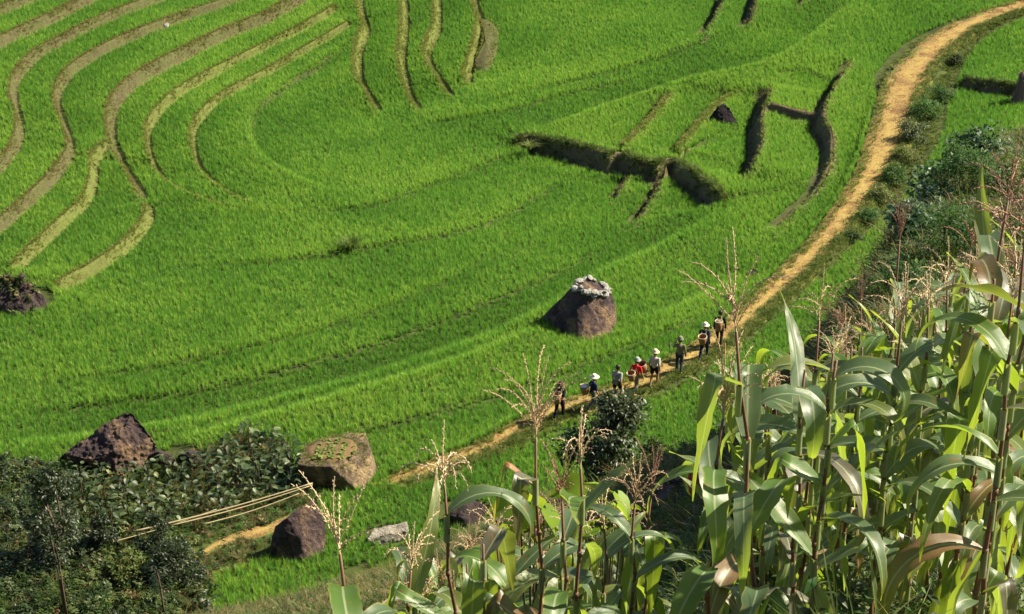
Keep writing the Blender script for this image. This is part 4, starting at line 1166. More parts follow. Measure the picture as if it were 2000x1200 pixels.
for k_, c in enumerate(cand): ROWS.setdefault(min(3, int(depth_row(c) * 4)), []).append(k_)
ROWNAME = ['row nearest the bamboo poles', 'second row from the bamboo poles', 'third row from the bamboo poles', 'back row beside the boulders']
PLANT_LABEL = {}
for row, ks in ROWS.items():
    for n_, k_ in enumerate(sorted(ks, key=lambda k: cand[k][0])): PLANT_LABEL[k_] = f"broad leaved plant, {ORD[min(n_, 13)]} from the left in the {ROWNAME[row]}"
for i, c in enumerate(cand):
    z = float(land(c[:1], c[1:])[0])
    o = empty('leafy_plant', (c[0], c[1], z), rs.uniform(0, 6.28), rs.uniform(.85, 1.2))
    tag(o, PLANT_LABEL[i], 'plant', 'broad leaved plants at lower left')
    nl = rs.randint(14, 18)
    for k in range(nl):
        a = k * 2.4 + rs.uniform(-.4, .4); h = .30 + .75 * (k + .5) / nl; r = .42 * (1 - .5 * k / nl)
        l = link('leaf', rs.choice(BL), o); l.location = (r * math.cos(a), r * math.sin(a), h)
        l.rotation_euler = (rs.uniform(-.4, .4), rs.uniform(-.5, .5), a + rs.uniform(-.5, .5)); s = rs.uniform(.75, 1.2); l.scale = (s,) * 3
    mb = MB(); tube(mb, [(0, 0, -.1), (.02, .01, .5), (0, .02, 1.0)], [.03, .022, .012], 6); link('stem', mb.mesh('stem', M['wood']), o)

# ground cover
def weed_mesh(name, mat, n, h, leaf, seed, aspect=.45, spread=.6):
    rs = random.Random(seed); mb = MB()
    for k in range(max(3, n // 8)):
        a = rs.uniform(0, 6.283); tip = Vector((math.cos(a) * spread * h * rs.random(), math.sin(a) * spread * h * rs.random(), h * rs.uniform(.6, 1.1)))
        sd2 = Vector((-math.sin(a), math.cos(a), 0)) * leaf * .035
        mb.add([-sd2, sd2, tip], [(0, 1, 2)])
        for _ in range(8):
            t = rs.uniform(.15, 1); d = rdir(rs, -.3, .6); L = leaf * rs.uniform(.6, 1.3)
            leaf_quad(mb, tip * t, d, (0, 0, 1), L, L * aspect, rs.uniform(.1, .5), 1)
    return mb.mesh(name, M[mat])
W_BROAD = variant_collection('broad_weed', [weed_mesh(f'broad_weed_{i}', ('weed', 'broad', 'weed', 'shrub')[i % 4], 56, .42, .12, 200 + i, .55, .8) for i in range(6)])
W_MIX = variant_collection('mixed_weed', [weed_mesh(f'mixed_weed_{i}', ('weed', 'fern', 'weed_dry', 'weed')[i % 4], 40, .30, .085, 220 + i, .4, .8) for i in range(6)] +
                           [tuft_mesh(f'mixed_grass_{i}', M[('grass_dark', 'weed', 'weed_dry')[i % 3]], 22, .42, 1.0, .014, .9, 240 + i, .06) for i in range(6)])
W_FINE = variant_collection('fine_weed', [weed_mesh(f'fine_weed_{i}', ('weed', 'shrub', 'weed', 'fern')[i % 4], 48, .26, .055, 260 + i, .42, .9) for i in range(6)] +
                            [tuft_mesh(f'fine_grass_{i}', M[('grass_dark', 'weed')[i % 2]], 18, .30, 1.1, .008, .9, 280 + i, .05) for i in range(4)])

def poly_scatter(px, dens, test=None):
    w = np.array(world_poly(px)); lo = w.min(0); hi = w.max(0); n = int((hi - lo).prod() * dens)
    q_ = rng.uniform(lo, hi, (n, 2)); k = in_poly(q_[:, 0], q_[:, 1], [tuple(a) for a in w])
    q_ = q_[k]
    return np.stack([q_[:, 0], q_[:, 1], land(q_[:, 0], q_[:, 1])], -1)
def off_track(P):
    d, f = TR.dist(P[:, 0], P[:, 1]); return P[np.abs(d) > .26]
P = off_track(poly_scatter([(-200,905),(60,905),(150,950),(165,1010),(215,1050),(300,1040),(420,1075),(400,1110),(420,1130),(430,1235),(-200,1235)], 9))
scatter('ground_cover', P, W_BROAD, 'tangled leafy ground cover filling the bottom left corner', .25, .7, 1.5)
P = off_track(poly_scatter([(-200,905),(300,915),(480,862),(560,872),(600,950),(640,965),(600,1010),(560,1050),(540,1090),(470,1112),(420,1130),(430,1235),(-200,1235)], 16))
scatter('low_weeds', P, W_MIX, 'low weeds and grass between the plants at lower left', .25, .7, 1.4)
P = np.concatenate([np.stack([ROCK_XY[9][0] + rng.normal(0, .9, 520), ROCK_XY[9][1] + rng.normal(0, .5, 520)], -1)])
cb_ = BVHTree.FromPolygons([v.co.copy() for v in clump.data.vertices], [tuple(p_.vertices) for p_ in clump.data.polygons])
pp = []
for a, b in P:
    z = drop(cb_, a - clump.location.x, b - clump.location.y)
    if z is not None: pp.append((a - clump.location.x, b - clump.location.y, z - .03))
W_PUR = variant_collection('mound_weed', [weed_mesh(f'mound_weed_{i}', ('purple_leaf', 'weed', 'grass_dark', 'weed_dry')[i], 40, .3, .10, 300 + i, .5, .9) for i in range(4)])
scatter('weeds', np.array(pp), W_PUR, None, .5, .7, 1.3, parent=clump)
# weeds on the hillside
n = 60000
yy = 4.5 + 52 * rng.random(n) ** .75; rr = rng.uniform(-.22, .36, n); xx = rr * yy
z = hill_z(xx, yy); zl = np.where(yy > 45, 0.0, -50.0)
keep = (z > zl) & (rng.random(n) < np.clip(yy / 34, .12, 1))
HP = np.stack([xx, yy, z], -1)[keep]
near = HP[:, 1] < 18
scatter('hill_weeds', HP[near], W_FINE, 'dark fine weeds under the maize', .35, .7, 1.5)
scatter('hill_weeds', HP[~near], W_MIX, 'pale grass and weeds on the slope edge at bottom centre', .35, .7, 1.4)
# verge grass along the path
fr = rng.random(9000); s = fr * PLINE.total
i = np.clip(np.searchsorted(PLINE.cum, s) - 1, 0, len(PLINE.t) - 1); t = PLINE.t[i]
px_ = np.interp(s, PLINE.cum, PLINE.p[:, 0]); py_ = np.interp(s, PLINE.cum, PLINE.p[:, 1])
w = path_hw(fr); wr = np.interp(fr, [0, .3, .42, .5, .62, .75, .83, .9, 1], [.5, .55, .7, 1.2, 2.0, 2.0, 1.3, .8, .5]); wl = np.interp(fr, [0, .6, .70, .76, .84, .9, 1], [.22, .28, .35, 1.2, 1.4, .9, .4])
right = rng.random(9000) < .66
d = np.where(right, -(w * .72 + rng.random(9000) * wr), w * .72 + rng.random(9000) * wl) + rng.normal(0, .16, 9000)
vx = px_ - t[:, 1] * d; vy = py_ + t[:, 0] * d
VP = np.stack([vx, vy, land(vx, vy)], -1)
scatter('verge_grass', VP[::2], GRASS_P, 'pale short grass along both edges of the footpath', .3, .6, 1.3)
scatter('verge_grass', VP[1::2][right[1::2]], GRASS_D, 'darker grass on the right hand verge of the footpath', .3, .5, 1.0)

# ------------------------------------------------------------------ maize
def corn_leaf_mesh(base, az, th0, L, W, seed, mat, mode='arch'):
    rs = random.Random(seed); n = 16; mb = MB()
    p = Vector(base); vs = []; at_ = []; fs = []
    ph = rs.uniform(0, 6); wav = rs.uniform(.05, .16); tw = rs.uniform(-.9, .9); k0 = rs.uniform(2.3, 3.4); kink = rs.uniform(.22, .42); bendaz = rs.uniform(-.8, .8)
    for i in range(n + 1):
        t = i / n
        if mode == 'arch': th = th0 - k0 * t ** 1.3
        elif mode == 'kink': th = th0 - .35 * t if t < kink else -1.35 - .15 * (t - kink)
        elif mode == 'up': th = th0 - .5 * t ** 2
        else: th = -1.2 - .25 * t
        a = az + bendaz * t
        d = Vector((math.cos(a) * math.cos(th), math.sin(a) * math.cos(th), math.sin(th)))
        if i: p = p + d * (L / n)
        s = Vector((-math.sin(a), math.cos(a), 0)); nn = s.cross(d).normalized() * -1
        if nn.z < 0 and mode != 'hang' and abs(th) < 1.5: nn = -nn
        tt = tw * t
        s2 = s * math.cos(tt) + nn * math.sin(tt); n2 = nn * math.cos(tt) - s * math.sin(tt)
        w = W * .5 * rs.uniform(.82, 1.1) * (min(1, .35 + t * 4.5)) * (1 - max(0, (t - .35) / .65) ** 1.7)
        for e in (-1, -.55, 0, .55, 1):
            r = wav * W * math.sin(t * 15 + ph + (2.0 if e > 0 else 0)) * (abs(e) ** 2) * min(1, 3 * t)
            q_ = p + s2 * (w * e) + n2 * (.28 * w * abs(e) + r * (1 - t * .6))
            vs.append(q_); at_.append((t, e))
    for i in range(n):
        for k in range(4): fs.append((i * 5 + k, i * 5 + k + 1, (i + 1) * 5 + k + 1, (i + 1) * 5 + k))
    mb.add(vs, fs, at_)
    return mb.mesh('leaf', M[mat], True)

def tassel_mesh(top, up, size, nb, droop, spread, seed, mat, spikes=True):
    rs = random.Random(seed); mb = MB()
    def branch(p0, d0, L, dr, rad):
        n = 14; pts = []; p = Vector(p0); d = Vector(d0).normalized()
        for k in range(n + 1):
            pts.append(p.copy()); d = (d + Vector((rs.uniform(-.06, .06), rs.uniform(-.06, .06), -dr * (k / n) * .42))).normalized(); p = p + d * (L / n)
        tube(mb, pts, [rad * (1 - .5 * k / n) for k in range(n + 1)], 4)
        m = max(6, int(L / .0105))
        for j in range(m):
            t = .12 + .86 * j / m; k = min(n - 1, int(t * n)); c = pts[k].lerp(pts[k + 1], t * n - k)
            dd = (pts[k + 1] - pts[k]).normalized(); nA, bA = frame_of(dd)
            a = j * 2.4 + rs.uniform(-.5, .5); o = nA * math.cos(a) + bA * math.sin(a)
            l = rs.uniform(.011, .016) * (1.15 - .4 * t); w = l * .21
            ax = (dd * .85 + o * .5).normalized(); s1 = ax.cross(o).normalized()
            b = c + o * rad * .4; md_ = b + ax * l * .5
            mb.add([b, md_ + s1 * w, md_ + o * w, md_ - s1 * w, md_ - o * w, b + ax * l], [(0, 1, 2), (0, 2, 3), (0, 3, 4), (0, 4, 1), (5, 2, 1), (5, 3, 2), (5, 4, 3), (5, 1, 4)])
    up = Vector(up).normalized(); n_, b_ = frame_of(up)
    branch(top, up, size, .06, .0030)
    for k in range(nb):
        a = k * 2.4 + rs.uniform(-.4, .4); t = k / max(1, nb)
        o = n_ * math.cos(a) + b_ * math.sin(a)
        sp = spread * rs.uniform(.6, 1.3)
        branch(Vector(top) + up * (size * .38 * t), up * math.cos(sp) + o * math.sin(sp), size * rs.uniform(.55, .95), (droop + .18) * rs.uniform(.5, 1.5), .0022)
    return mb.mesh('tassel', M[mat])

def maize(u, v, y, label, seed, tassel=None, lean=(0, 0), leaves=7, pal='abac', H=None, lw=.092, ll=.68, stalk='stalk', group='maize plants on the hillside', ear=False, first=.0, modes=('arch', 'arch', 'kink', 'arch', 'arch', 'kink', 'arch', 'up')):
    """maize plant whose stalk top (tassel foot) is seen at photo pixel u, v, standing y metres ahead"""
    rs = random.Random(seed)
    top = at(u, v, y)
    bx, by = top[0] - lean[0], top[1] - lean[1]
    g = float(hill_z(np.array([bx]), np.array([by]))[0]) - .03
    h = top[2] - g
    o = empty('maize_plant', (bx, by, g)); tag(o, label, 'maize', group)
    T = Vector((lean[0], lean[1], h))
    pts = []
    for k in range(9):
        t = k / 8; pts.append(Vector((T.x * t ** 1.6, T.y * t ** 1.6, h * t)) + Vector((.012 * math.sin(k * 2.1 + seed), .012 * math.cos(k * 1.7 + seed), 0)) * (0 < k < 8))
    mb = MB(); tube(mb, pts, [.0125 - .0075 * k / 8 for k in range(9)], 7)
    for k in range(1, 8): tube(mb, [pts[k] - Vector((0, 0, .012)), pts[k] + Vector((0, 0, .012))], [.0145 - .007 * k / 8] * 2, 7)
    link('stalk', mb.mesh('stalk', M[stalk], True), o)
    az0 = rs.uniform(0, 6.28)
    for k in range(leaves):
        t = .25 + (.60 if tassel else .68) * (k + .3 * rs.random()) / max(1, leaves - 1)
        i = min(7, int(t * 8)); b = pts[i].lerp(pts[i + 1], t * 8 - i)
        az = az0 + math.pi * k + rs.uniform(-.55, .55)
        m = 'corn_' + pal[rs.randrange(len(pal))]
        if k <= 1 and rs.random() < .4: m = rs.choice(('corn_c', 'corn_e', 'corn_d'))
        md = rs.choice(modes) if k > 1 else rs.choice(('arch', 'kink', 'hang'))
        L = ll * rs.uniform(.75, 1.15) * (1 - .35 * max(0, t - .6))
        link('leaf', corn_leaf_mesh(b, az, rs.uniform(.5, 1.05), L, lw * rs.uniform(.8, 1.15), seed * 31 + k, m, md), o)
        sb = MB(); q0 = b - Vector((0, 0, .12)); tube(sb, [q0, b], [.0135, .0125], 7, cap=False); 
        link('sheath', sb.mesh('sheath', M[m], True), o)
    if tassel:
        size, nb, droop, spread, mat = tassel
        up = (pts[8] - pts[7]).normalized()
        link('tassel', tassel_mesh(pts[8], up, size, nb, droop, spread, seed * 7 + 1, mat), o)
    if ear:
        i = 4; a = rs.uniform(0, 6.28); mb = MB(); b = pts[i]; d = Vector((math.cos(a) * .35, math.sin(a) * .35, 1)).normalized()
        tube(mb, [b + d * z for z in (0, .03, .08, .14, .20, .24, .27)], [.008, .022, .029, .028, .020, .010, .003], 9)
        link('ear', mb.mesh('ear', M['husk'], True), o)
    return o, pts

TN, TP, TRD = 'tassel_tan', 'tassel_pink', 'tassel_red'
def yfor(u, v, H):
    """distance at which a plant of height H on the hillside shows its top at u, v"""
    for y in np.arange(5.0, 16, .1):
        p = at(u, v, y)
        if p[2] - float(hill_z(np.array([p[0]]), np.array([p[1]]))[0]) > H: return y
    return 15.0
HERO = [
 (1438,648,1.75,'maize with a tall splayed pinkish tassel in front of the path, beside the last walkers',(.36,9,.15,.55,TP),(-.14,0),6,'aab'),
 (1412,818,1.45,'maize with a dense pink tassel just left of the splayed tall one',(.30,16,.35,.5,TP),(.02,0),5,'bca'),
 (1047,858,1.75,'maize with an upright tassel and a hanging orange dead leaf at bottom centre',(.36,14,.25,.45,TP),(-.04,0),4,'eda'),
 (868,948,1.55,'maize with a drooping tan tassel overlapping the lower end of the path',(.26,13,1.1,.75,TN),(-.05,0),3,'ba'),
 (664,1082,1.2,'lone maize with a fan shaped tan tassel, leftmost in the foreground',(.30,8,.05,.5,TN),(0,0),4,'ba'),
 (1134,915,1.45,'maize with a narrow arching tan tassel left of the glossy shrub',(.28,7,.8,.35,TN),(0,0),3,'ab'),
 (1098,985,1.35,'maize with a ragged brown tassel among lime heart leaves',(.30,8,.15,.4,TRD),(-.03,0),4,'ba'),
 (1240,985,1.4,'maize with a pink brush tassel below the glossy shrub',(.24,14,.5,.6,TP),(0,0),5,'aab'),
 (1272,965,1.5,'maize with two stiff brown spikes right of the pink brush tassel',(.30,4,.05,.3,TRD),(.02,0),4,'abb'),
 (1600,628,1.85,'maize with a wide umbrella of drooping tassel arms against the rice',(.26,10,.75,.8,TP),(0,0),6,'ab'),
 (1642,648,1.9,'maize with a thick reddish brush tassel right of the umbrella tassel',(.30,16,.45,.45,TRD),(0,0),7,'ab'),
 (1682,600,1.95,'maize with stiff upright twin tassel behind the thick reddish brush',(.34,5,.05,.16,TRD),(0,0),7,'bab'),
 (1757,470,2.25,'tallest maize with a narrow feathery brown tassel above all others',(.30,12,.12,.22,TRD),(-.02,0),6,'bab'),
 (1895,492,2.25,'maize with a dark red branching tassel under the brown boulder',(.28,10,.35,.55,TRD),(0,0),8,'ab'),
 (1968,395,2.3,'maize with a spiky red tassel in front of the brown boulder',(.26,9,.15,.9,TRD),(.02,0),8,'aab'),
 (1918,560,2.1,'maize with a pink hanging tassel beside broad grey leaves at right',(.26,10,.7,.6,TP),(0,0),8,'aad'),
 (1735,985,1.35,'maize with a long sagging pink tassel low in the right foreground',(.30,12,.9,.7,TP),(0,0),5,'acd'),
 (1700,1110,1.1,'maize with a pale drooping tassel at the bottom edge right of centre',(.26,12,.9,.7,TN),(0,0),5,'ac'),
 (1395,930,1.5,'maize with a bare reddish tip and one pale backlit leaf arching left',None,(-.03,0),6,'ba'),
 (1480,760,1.75,'maize with glossy curled leaves left of the umbrella tassel',None,(0,0),8,'aab'),
 (1560,700,1.85,'maize with bright curled leaves on the left front of the stand',None,(0,0),8,'abb'),
 (1755,640,2.1,'maize with a long lime leaf folded over in the middle of the stand',None,(0,0),8,'abb'),
 (1850,560,2.1,'maize with broad backlit leaves behind the middle of the stand',None,(0,0),8,'aab'),
 (1985,500,2.2,'maize with overlapping grey green leaves at the right edge',None,(0,0),8,'aad'),
 (1930,760,1.9,'maize with a dark red husked ear and purple edged leaves at right',None,(0,0),8,'add'),
]
HERO_Y = [yfor(h[0], h[1], h[2]) for h in HERO]
for i, (u, v, H, lab, tas, lean, nl, pal) in enumerate(HERO):
    o, pts = maize(u, v, HERO_Y[i], lab, 950 + i, tas, lean, nl, pal, ear=(i == 24))
    if i == 2: tag(link('leaf', corn_leaf_mesh(pts[7], math.pi * .97, .80, .52, .055, 5, 'corn_orange', 'kink'), o), 'folded orange dead leaf')
EU = [600, 760, 900, 1000, 1200, 1350, 1450, 1550, 1700, 1800, 1900, 2000, 2200]
EV = [1150, 1120, 1070, 1030, 1030, 920, 810, 720, 660, 600, 500, 420, 380]
rs = random.Random(77); placed = []; tries = 0; MASS = []
while len(MASS) < 132 and tries < 9000:
    tries += 1
    y = rs.uniform(5.6, 12.5); r = rs.uniform(-.07, .30); x = r * y
    g = float(hill_z(np.array([x]), np.array([y]))[0]); H = rs.uniform(1.3, 2.2) + .5 * max(0, min(1, (r - .17) / .08))
    d = np.array([x, y, g + H]) - CAM
    dep = d[1] * CP - d[2] * SP; u = 1000 + F * d[0] / dep; v = 600 - F * (d[1] * SP + d[2] * CP) / dep
    e = np.interp(u, EU, EV)
    if v < e or v > 1330 or u < 680: continue
    if 1730 < u < 1930 and 800 < v < 1080: continue
    if 1240 < u < 1480 and v < 1050 and y < 16: continue
    if any((x - a) ** 2 + (y - b) ** 2 < .25 ** 2 for a, b in placed): continue
    placed.append((x, y)); MASS.append((u, v, y, H))
SHORT = ['splayed tall tassel', 'dense pink tassel', 'hanging orange leaf', 'drooping tan tassel', 'fan shaped tassel', 'arching tan tassel', 'ragged brown tassel', 'pink brush tassel', 'two stiff brown spikes',
         'umbrella tassel', 'thick reddish brush', 'stiff twin tassel', 'tallest feathery tassel', 'dark red branching tassel', 'spiky red tassel', 'pink hanging tassel', 'long sagging tassel', 'pale bottom edge tassel',
         'pale backlit leaf', 'glossy curled leaves', 'bright curled leaves', 'folded lime leaf', 'broad backlit leaves', 'overlapping grey leaves', 'red husked ear']
USED = set()
def mass_label(u, v, y, H, tas):
    look = {TN: 'tan tasselled', TP: 'pink tasselled', TRD: 'red tasselled'}[tas[4]] if tas else 'bare topped'
    order = sorted(range(len(HERO)), key=lambda k: (HERO[k][0] - u) ** 2 + (HERO[k][1] - v) ** 2)
    for k in order[:6]:
        hu, hv = HERO[k][0], HERO[k][1]; hy = HERO_Y[k]
        side = 'left' if u < hu else 'right'; dep = 'in front' if y < hy else 'behind'
        for size in ('', 'tall ' if H > 1.75 else 'short ', 'broad '):
            lab = f"{size}{look} maize {dep} and to the {side} of the {SHORT[k]}"
            if size != 'broad ' and lab not in USED:
                USED.add(lab); return lab
    for k in order[6:]:
        lab = f"{look} maize {'below' if v > HERO[k][1] else 'above'} and well to the {'left' if u < HERO[k][0] else 'right'} of the {SHORT[k]}"
        if lab not in USED:
            USED.add(lab); return lab
    return f"{look} maize crowded near the {SHORT[order[0]]}"
for i, (u, v, y, H) in enumerate(MASS):
    tas = None
    if rs.random() < .42: tas = (rs.uniform(.2, .3), rs.randint(7, 13), rs.uniform(.2, 1.0), rs.uniform(.4, .8), rs.choice((TN, TN, TP, TP, TRD)))
    maize(u, v, y, mass_label(u, v, y, H, tas), 600 + i, tas, (rs.uniform(-.05, .05), rs.uniform(-.05, .05)), rs.randint(7, 9), rs.choice(('aab', 'abc', 'abb', 'abd', 'aac', 'abbce', 'bbc')), lw=rs.uniform(.080, .102), ll=rs.uniform(.55, .70))

# red and purple leaved plants, lime heart leaves
def leaf_plant(name, label, p, n, H, meshes, seed, cat='plant', spread=.25, scale=1.0, low=.55):
    rs = random.Random(seed); o = empty(name, p, 0, scale); tag(o, label, cat)
    mb = MB()
    for k in range(n):
        a = k * 2.4 + rs.uniform(-.4, .4); r = spread * math.sqrt(rs.random()); h = H * rs.uniform(low, 1.05)
        c = Vector((r * math.cos(a), r * math.sin(a), h))
        l = link('leaf', rs.choice(meshes), o); l.location = c; s = rs.uniform(.75, 1.2); l.scale = (s,) * 3
        l.rotation_euler = (rs.uniform(-.7, .7), rs.uniform(-.2, .9), a + rs.uniform(-.6, .6))
        tube(mb, [(0, 0, -.05), c * .5 + Vector((0, 0, .05)), c], [.007, .005, .003], 5)
    link('stem', mb.mesh('stem', M['wood']), o)
    return o
RL = [heart_leaf('leaf', .16, .15, 'red_leaf', 800 + i) for i in range(3)]
PL = [heart_leaf('leaf', .17, .16, 'purple_leaf', 810 + i) for i in range(3)]
LL = [heart_leaf('leaf', .17, .13, 'lime_leaf', 820 + i) for i in range(3)]
q_ = hill_pt(1402, 985); k_ = q_[1] / 14.0
leaf_plant('red_leaf_plant', 'plant with bright red leaves behind the front maize', hz(q_), 15, .30, RL, 1, spread=.20, scale=k_)
q_ = hill_pt(1338, 992); k_ = q_[1] / 14.0
leaf_plant('purple_leaf_plant', 'dark purple leaved plant left of the bright red one', hz(q_), 14, .28, PL, 2, spread=.21, scale=k_)
def vine(u, v, y, label, n, seed):
    t_ = at(u, v, y); g_ = float(hill_z(t_[:1], t_[1:2])[0]); H_ = t_[2] - g_
    leaf_plant('lime_leaf_vine', label, (t_[0], t_[1], g_), n, H_, LL, seed, spread=.13, low=1 - .22 / H_)
vine(1042, 985, 8.6, 'lime green heart leaved vine left of the orange dead leaf', 7, 3)
vine(1185, 955, 9.0, 'lime green heart leaved vine below the glossy shrub', 10, 4)

# ------------------------------------------------------------------ walkers
CLOTH = {}
def cloth(col, name):
    if name not in CLOTH: CLOTH[name] = mat_plain(name, col, .9, .2, 9.0, .1)
    return CLOTH[name]
SKIN = mat_plain('skin', (0.30, 0.16, 0.095), .6, .12, 8.0, .3)
HAIR = mat_plain('black_hair', (0.012, 0.011, 0.011), .5, .3, 30.0, .4)
BASKET = None
def mat_weave():
    n = NT('woven_cane'); lu, lv = n.luv()
    w1 = n.math('SINE', n.math('MULTIPLY', lu, 75.0)); w2 = n.math('SINE', n.math('MULTIPLY', lv, 150.0))
    f = n.math('ADD', n.math('MULTIPLY', n.math('MULTIPLY', w1, w2), .5), .5)
    col = n.mix(f, (0.20, 0.095, 0.05), (0.40, 0.21, 0.11))
    return n.finish(n.principled(col, .8, n.bump(f, .6, .02), .2))
WEAVE = mat_weave()
STRAW = mat_plain('straw_hat', (0.62, 0.52, 0.32), .85, .15, 30.0)
OLIVE = mat_plain('olive_hat', (0.17, 0.17, 0.11), .9, .15, 30.0)
HATS = {'white': mat_plain('pale_hat', (0.68, 0.62, 0.48), .85, .12, 30.0), 'straw': STRAW, 'olive': OLIVE, 'grey': mat_plain('grey_hat', (0.27, 0.29, 0.25), .9, .12, 30.0)}

def capsule(mb, a, ra, b, rb, flat=1.0):
    a = Vector(a); b = Vector(b); d = b - a; L = d.length; d = d / L
    n, e = frame_of(d); rows = []
    for k in range(5):
        t = -math.pi / 2 + k * math.pi / 8; rows.append((a + d * (ra * math.sin(t)), ra * max(.04, math.cos(t))))
    for k in range(1, 6): rows.append((a.lerp(b, k / 6), ra + (rb - ra) * k / 6))
    for k in range(5):
        t = k * math.pi / 8; rows.append((b + d * (rb * math.sin(t)), rb * max(.04, math.cos(t))))
    vs = []; S = 12
    for c, r in rows:
        for j in range(S):
            q_ = n * (math.cos(j * 2 * math.pi / S) * r) + e * (math.sin(j * 2 * math.pi / S) * r)
            q_.y *= flat
            vs.append(c + q_)
    fs = [tuple(range(S))[::-1], tuple((len(rows) - 1) * S + j for j in range(S))]
    for i in range(len(rows) - 1):
        for j in range(S): fs.append((i * S + j, i * S + (j + 1) % S, (i + 1) * S + (j + 1) % S, (i + 1) * S + j))
    mb.add(vs, fs)

def person(u, v, label, look, seed):
    rs = random.Random(seed)
    g = ground_pt(u, v)
    d_, f_ = PLINE.dist(np.array([g[0]]), np.array([g[1]]))
    k = int(np.searchsorted(PLINE.cum, f_[0] * PLINE.total)) - 1; t = PLINE.t[min(max(k, 0), len(PLINE.t) - 1)]
    head = math.atan2(t[1], t[0]) + look.get('turn', .35)
    rz = head - math.pi / 2
    ph = look.get('stride', 1); st_ = look.get('step', .17)
    B = []      # a, ra, b, rb, region, flat
    fwd = look.get('lean', .04)
    pel = Vector((0, 0, .90)); ch = Vector((0, fwd, 1.22)); nk = Vector((0, fwd * 1.15, 1.36)); hd = Vector((0, fwd * 1.2 + .015, 1.50))
    B += [(pel + Vector((-.07, 0, 0)), .115, pel + Vector((.07, 0, 0)), .115, 'legs', .85), (pel + Vector((0, 0, .05)), .135, ch, .145, 'top', .8),
          (ch + Vector((-.10, 0, .03)), .095, ch + Vector((.10, 0, .03)), .095, 'top', .85), (ch, .07, nk, .055, 'skin', 1), (nk, .052, hd, .05, 'skin', 1),
          (hd + Vector((0, -.012, .0)), .088, hd + Vector((0, 0, .045)), .086, 'head', 1), (hd + Vector((0, .045, -.055)), .05, hd + Vector((0, .05, -.02)), .055, 'skin', 1),
          (hd + Vector((0, .085, -.02)), .013, hd + Vector((0, .105, -.035)), .017, 'skin', 1),
          (hd + Vector((-.088, 0, -.015)), .014, hd + Vector((-.09, -.01, .015)), .016, 'skin', 1), (hd + Vector((.088, 0, -.015)), .014, hd + Vector((.09, -.01, .015)), .016, 'skin', 1)]
    short = look.get('short', False)
    for sgn in (-1, 1):
        f = st_ * sgn * ph
        hip = pel + Vector((.085 * sgn, 0, -.03)); kn = Vector((.10 * sgn, f * .55 + .07, .50)); an = Vector((.095 * sgn, f - (.10 if f < 0 else 0), .085 + (.06 if f < 0 else 0)))
        if short:
            mid = hip.lerp(kn, .62)
            B += [(hip, .098, mid, .088, 'legs', 1), (mid, .066, kn, .055, 'skin', 1), (kn, .056, an.lerp(kn, .65), .058, 'skin', 1), (an.lerp(kn, .65), .058, an, .038, 'skin', 1)]
        else:
            B += [(hip, .10, kn, .074, 'legs', 1), (kn, .074, an + Vector((0, 0, .05)), .060, 'legs', 1), (an + Vector((0, 0, .04)), .04, an, .036, 'skin', 1)]
        toe = an + Vector((.02 * sgn, .15, -.045 - (.05 if f < 0 else 0)))
        B += [(an + Vector((0, -.025, -.045)), .038, toe, .030, 'skin', 1)]
        sh = ch + Vector((.175 * sgn, 0, .055)); el, wr = look.get('armR' if sgn > 0 else 'armL', (Vector((.235 * sgn, -.03 - .5 * f, 1.02)), Vector((.245 * sgn, .06 - .6 * f, .80))))
        el = Vector(el); wr = Vector(wr)
        long_ = look.get('sleeve', False)
        B += [(sh, .068, sh.lerp(el, .75), .058, 'top', 1), (sh.lerp(el, .7), .046, el, .042, 'top' if long_ else 'skin', 1), (el, .044, wr, .034 if not long_ else .046, 'top' if long_ else 'skin', 1)]
        hdv = (wr - el).normalized(); pm = wr + hdv * .055
        sidev = Vector((0, 1, 0)) - hdv * hdv.y; sidev.normalize(); inn = hdv.cross(sidev)
        B += [(wr, .028, pm, .032, 'skin', 1)]
        for j, (ln, o_) in enumerate(((.065, .030), (.075, .010), (.070, -.011), (.055, -.031))):
            b0 = pm + sidev * o_ + hdv * .02; b1 = b0 + hdv * ln * .55 + inn * .008 * sgn; b2 = b1 + hdv * ln * .4 + inn * .022 * sgn
            B += [(b0, .0105, b1, .010, 'skin', 1), (b1, .010, b2, .009, 'skin', 1)]
        b0 = wr + hdv * .015 + sidev * .028; b1 = b0 + hdv * .035 + sidev * .028; B += [(b0, .013, b1, .011, 'skin', 1), (b1, .011, b1 + hdv * .03 + sidev * .004, .010, 'skin', 1)]
    mb = MB()
    for a, ra, b, rb, reg, fl in B: capsule(mb, a, ra, b, rb, fl)
    me0 = mb.mesh('tmp'); o0 = bpy.data.objects.new('tmp', me0); COL.objects.link(o0)
    md = o0.modifiers.new('r', 'REMESH'); md.mode = 'VOXEL'; md.voxel_size = .0125
    sm = o0.modifiers.new('s', 'SMOOTH'); sm.iterations = 3; sm.factor = .4
    me = eval_mesh(o0, 'person'); bpy.data.objects.remove(o0); bpy.data.meshes.remove(me0)
    me.materials.clear()
    regs = ['skin', 'top', 'legs', 'head']
    for m in (SKIN, look['top'], look['legs'], SKIN): me.materials.append(m)
    n = len(me.polygons); c = np.zeros(n * 3, np.float32); me.polygons.foreach_get('center', c); c = c.reshape(-1, 3)
    best = np.full(n, 1e9); idx = np.zeros(n, np.int32)
    for a, ra, b, rb, reg, fl in B:
        a = np.array(a); b = np.array(b); ab = b - a; tt = np.clip(((c - a) @ ab) / (ab @ ab), 0, 1)
        dd = np.linalg.norm(c - (a + tt[:, None] * ab), axis=1) - (ra + (rb - ra) * tt)
        m = dd < best; best = np.where(m, dd, best); idx = np.where(m, regs.index(reg), idx)
    me.polygons.foreach_set('material_index', idx.astype(np.int32)); me.polygons.foreach_set('use_smooth', np.ones(n, bool))
    o = link('person', me); s = look.get('size', 1.06); o.scale = (s,) * 3
    o.location = (g[0], g[1], g[2] + .0); o.rotation_euler = (0, 0, rz)
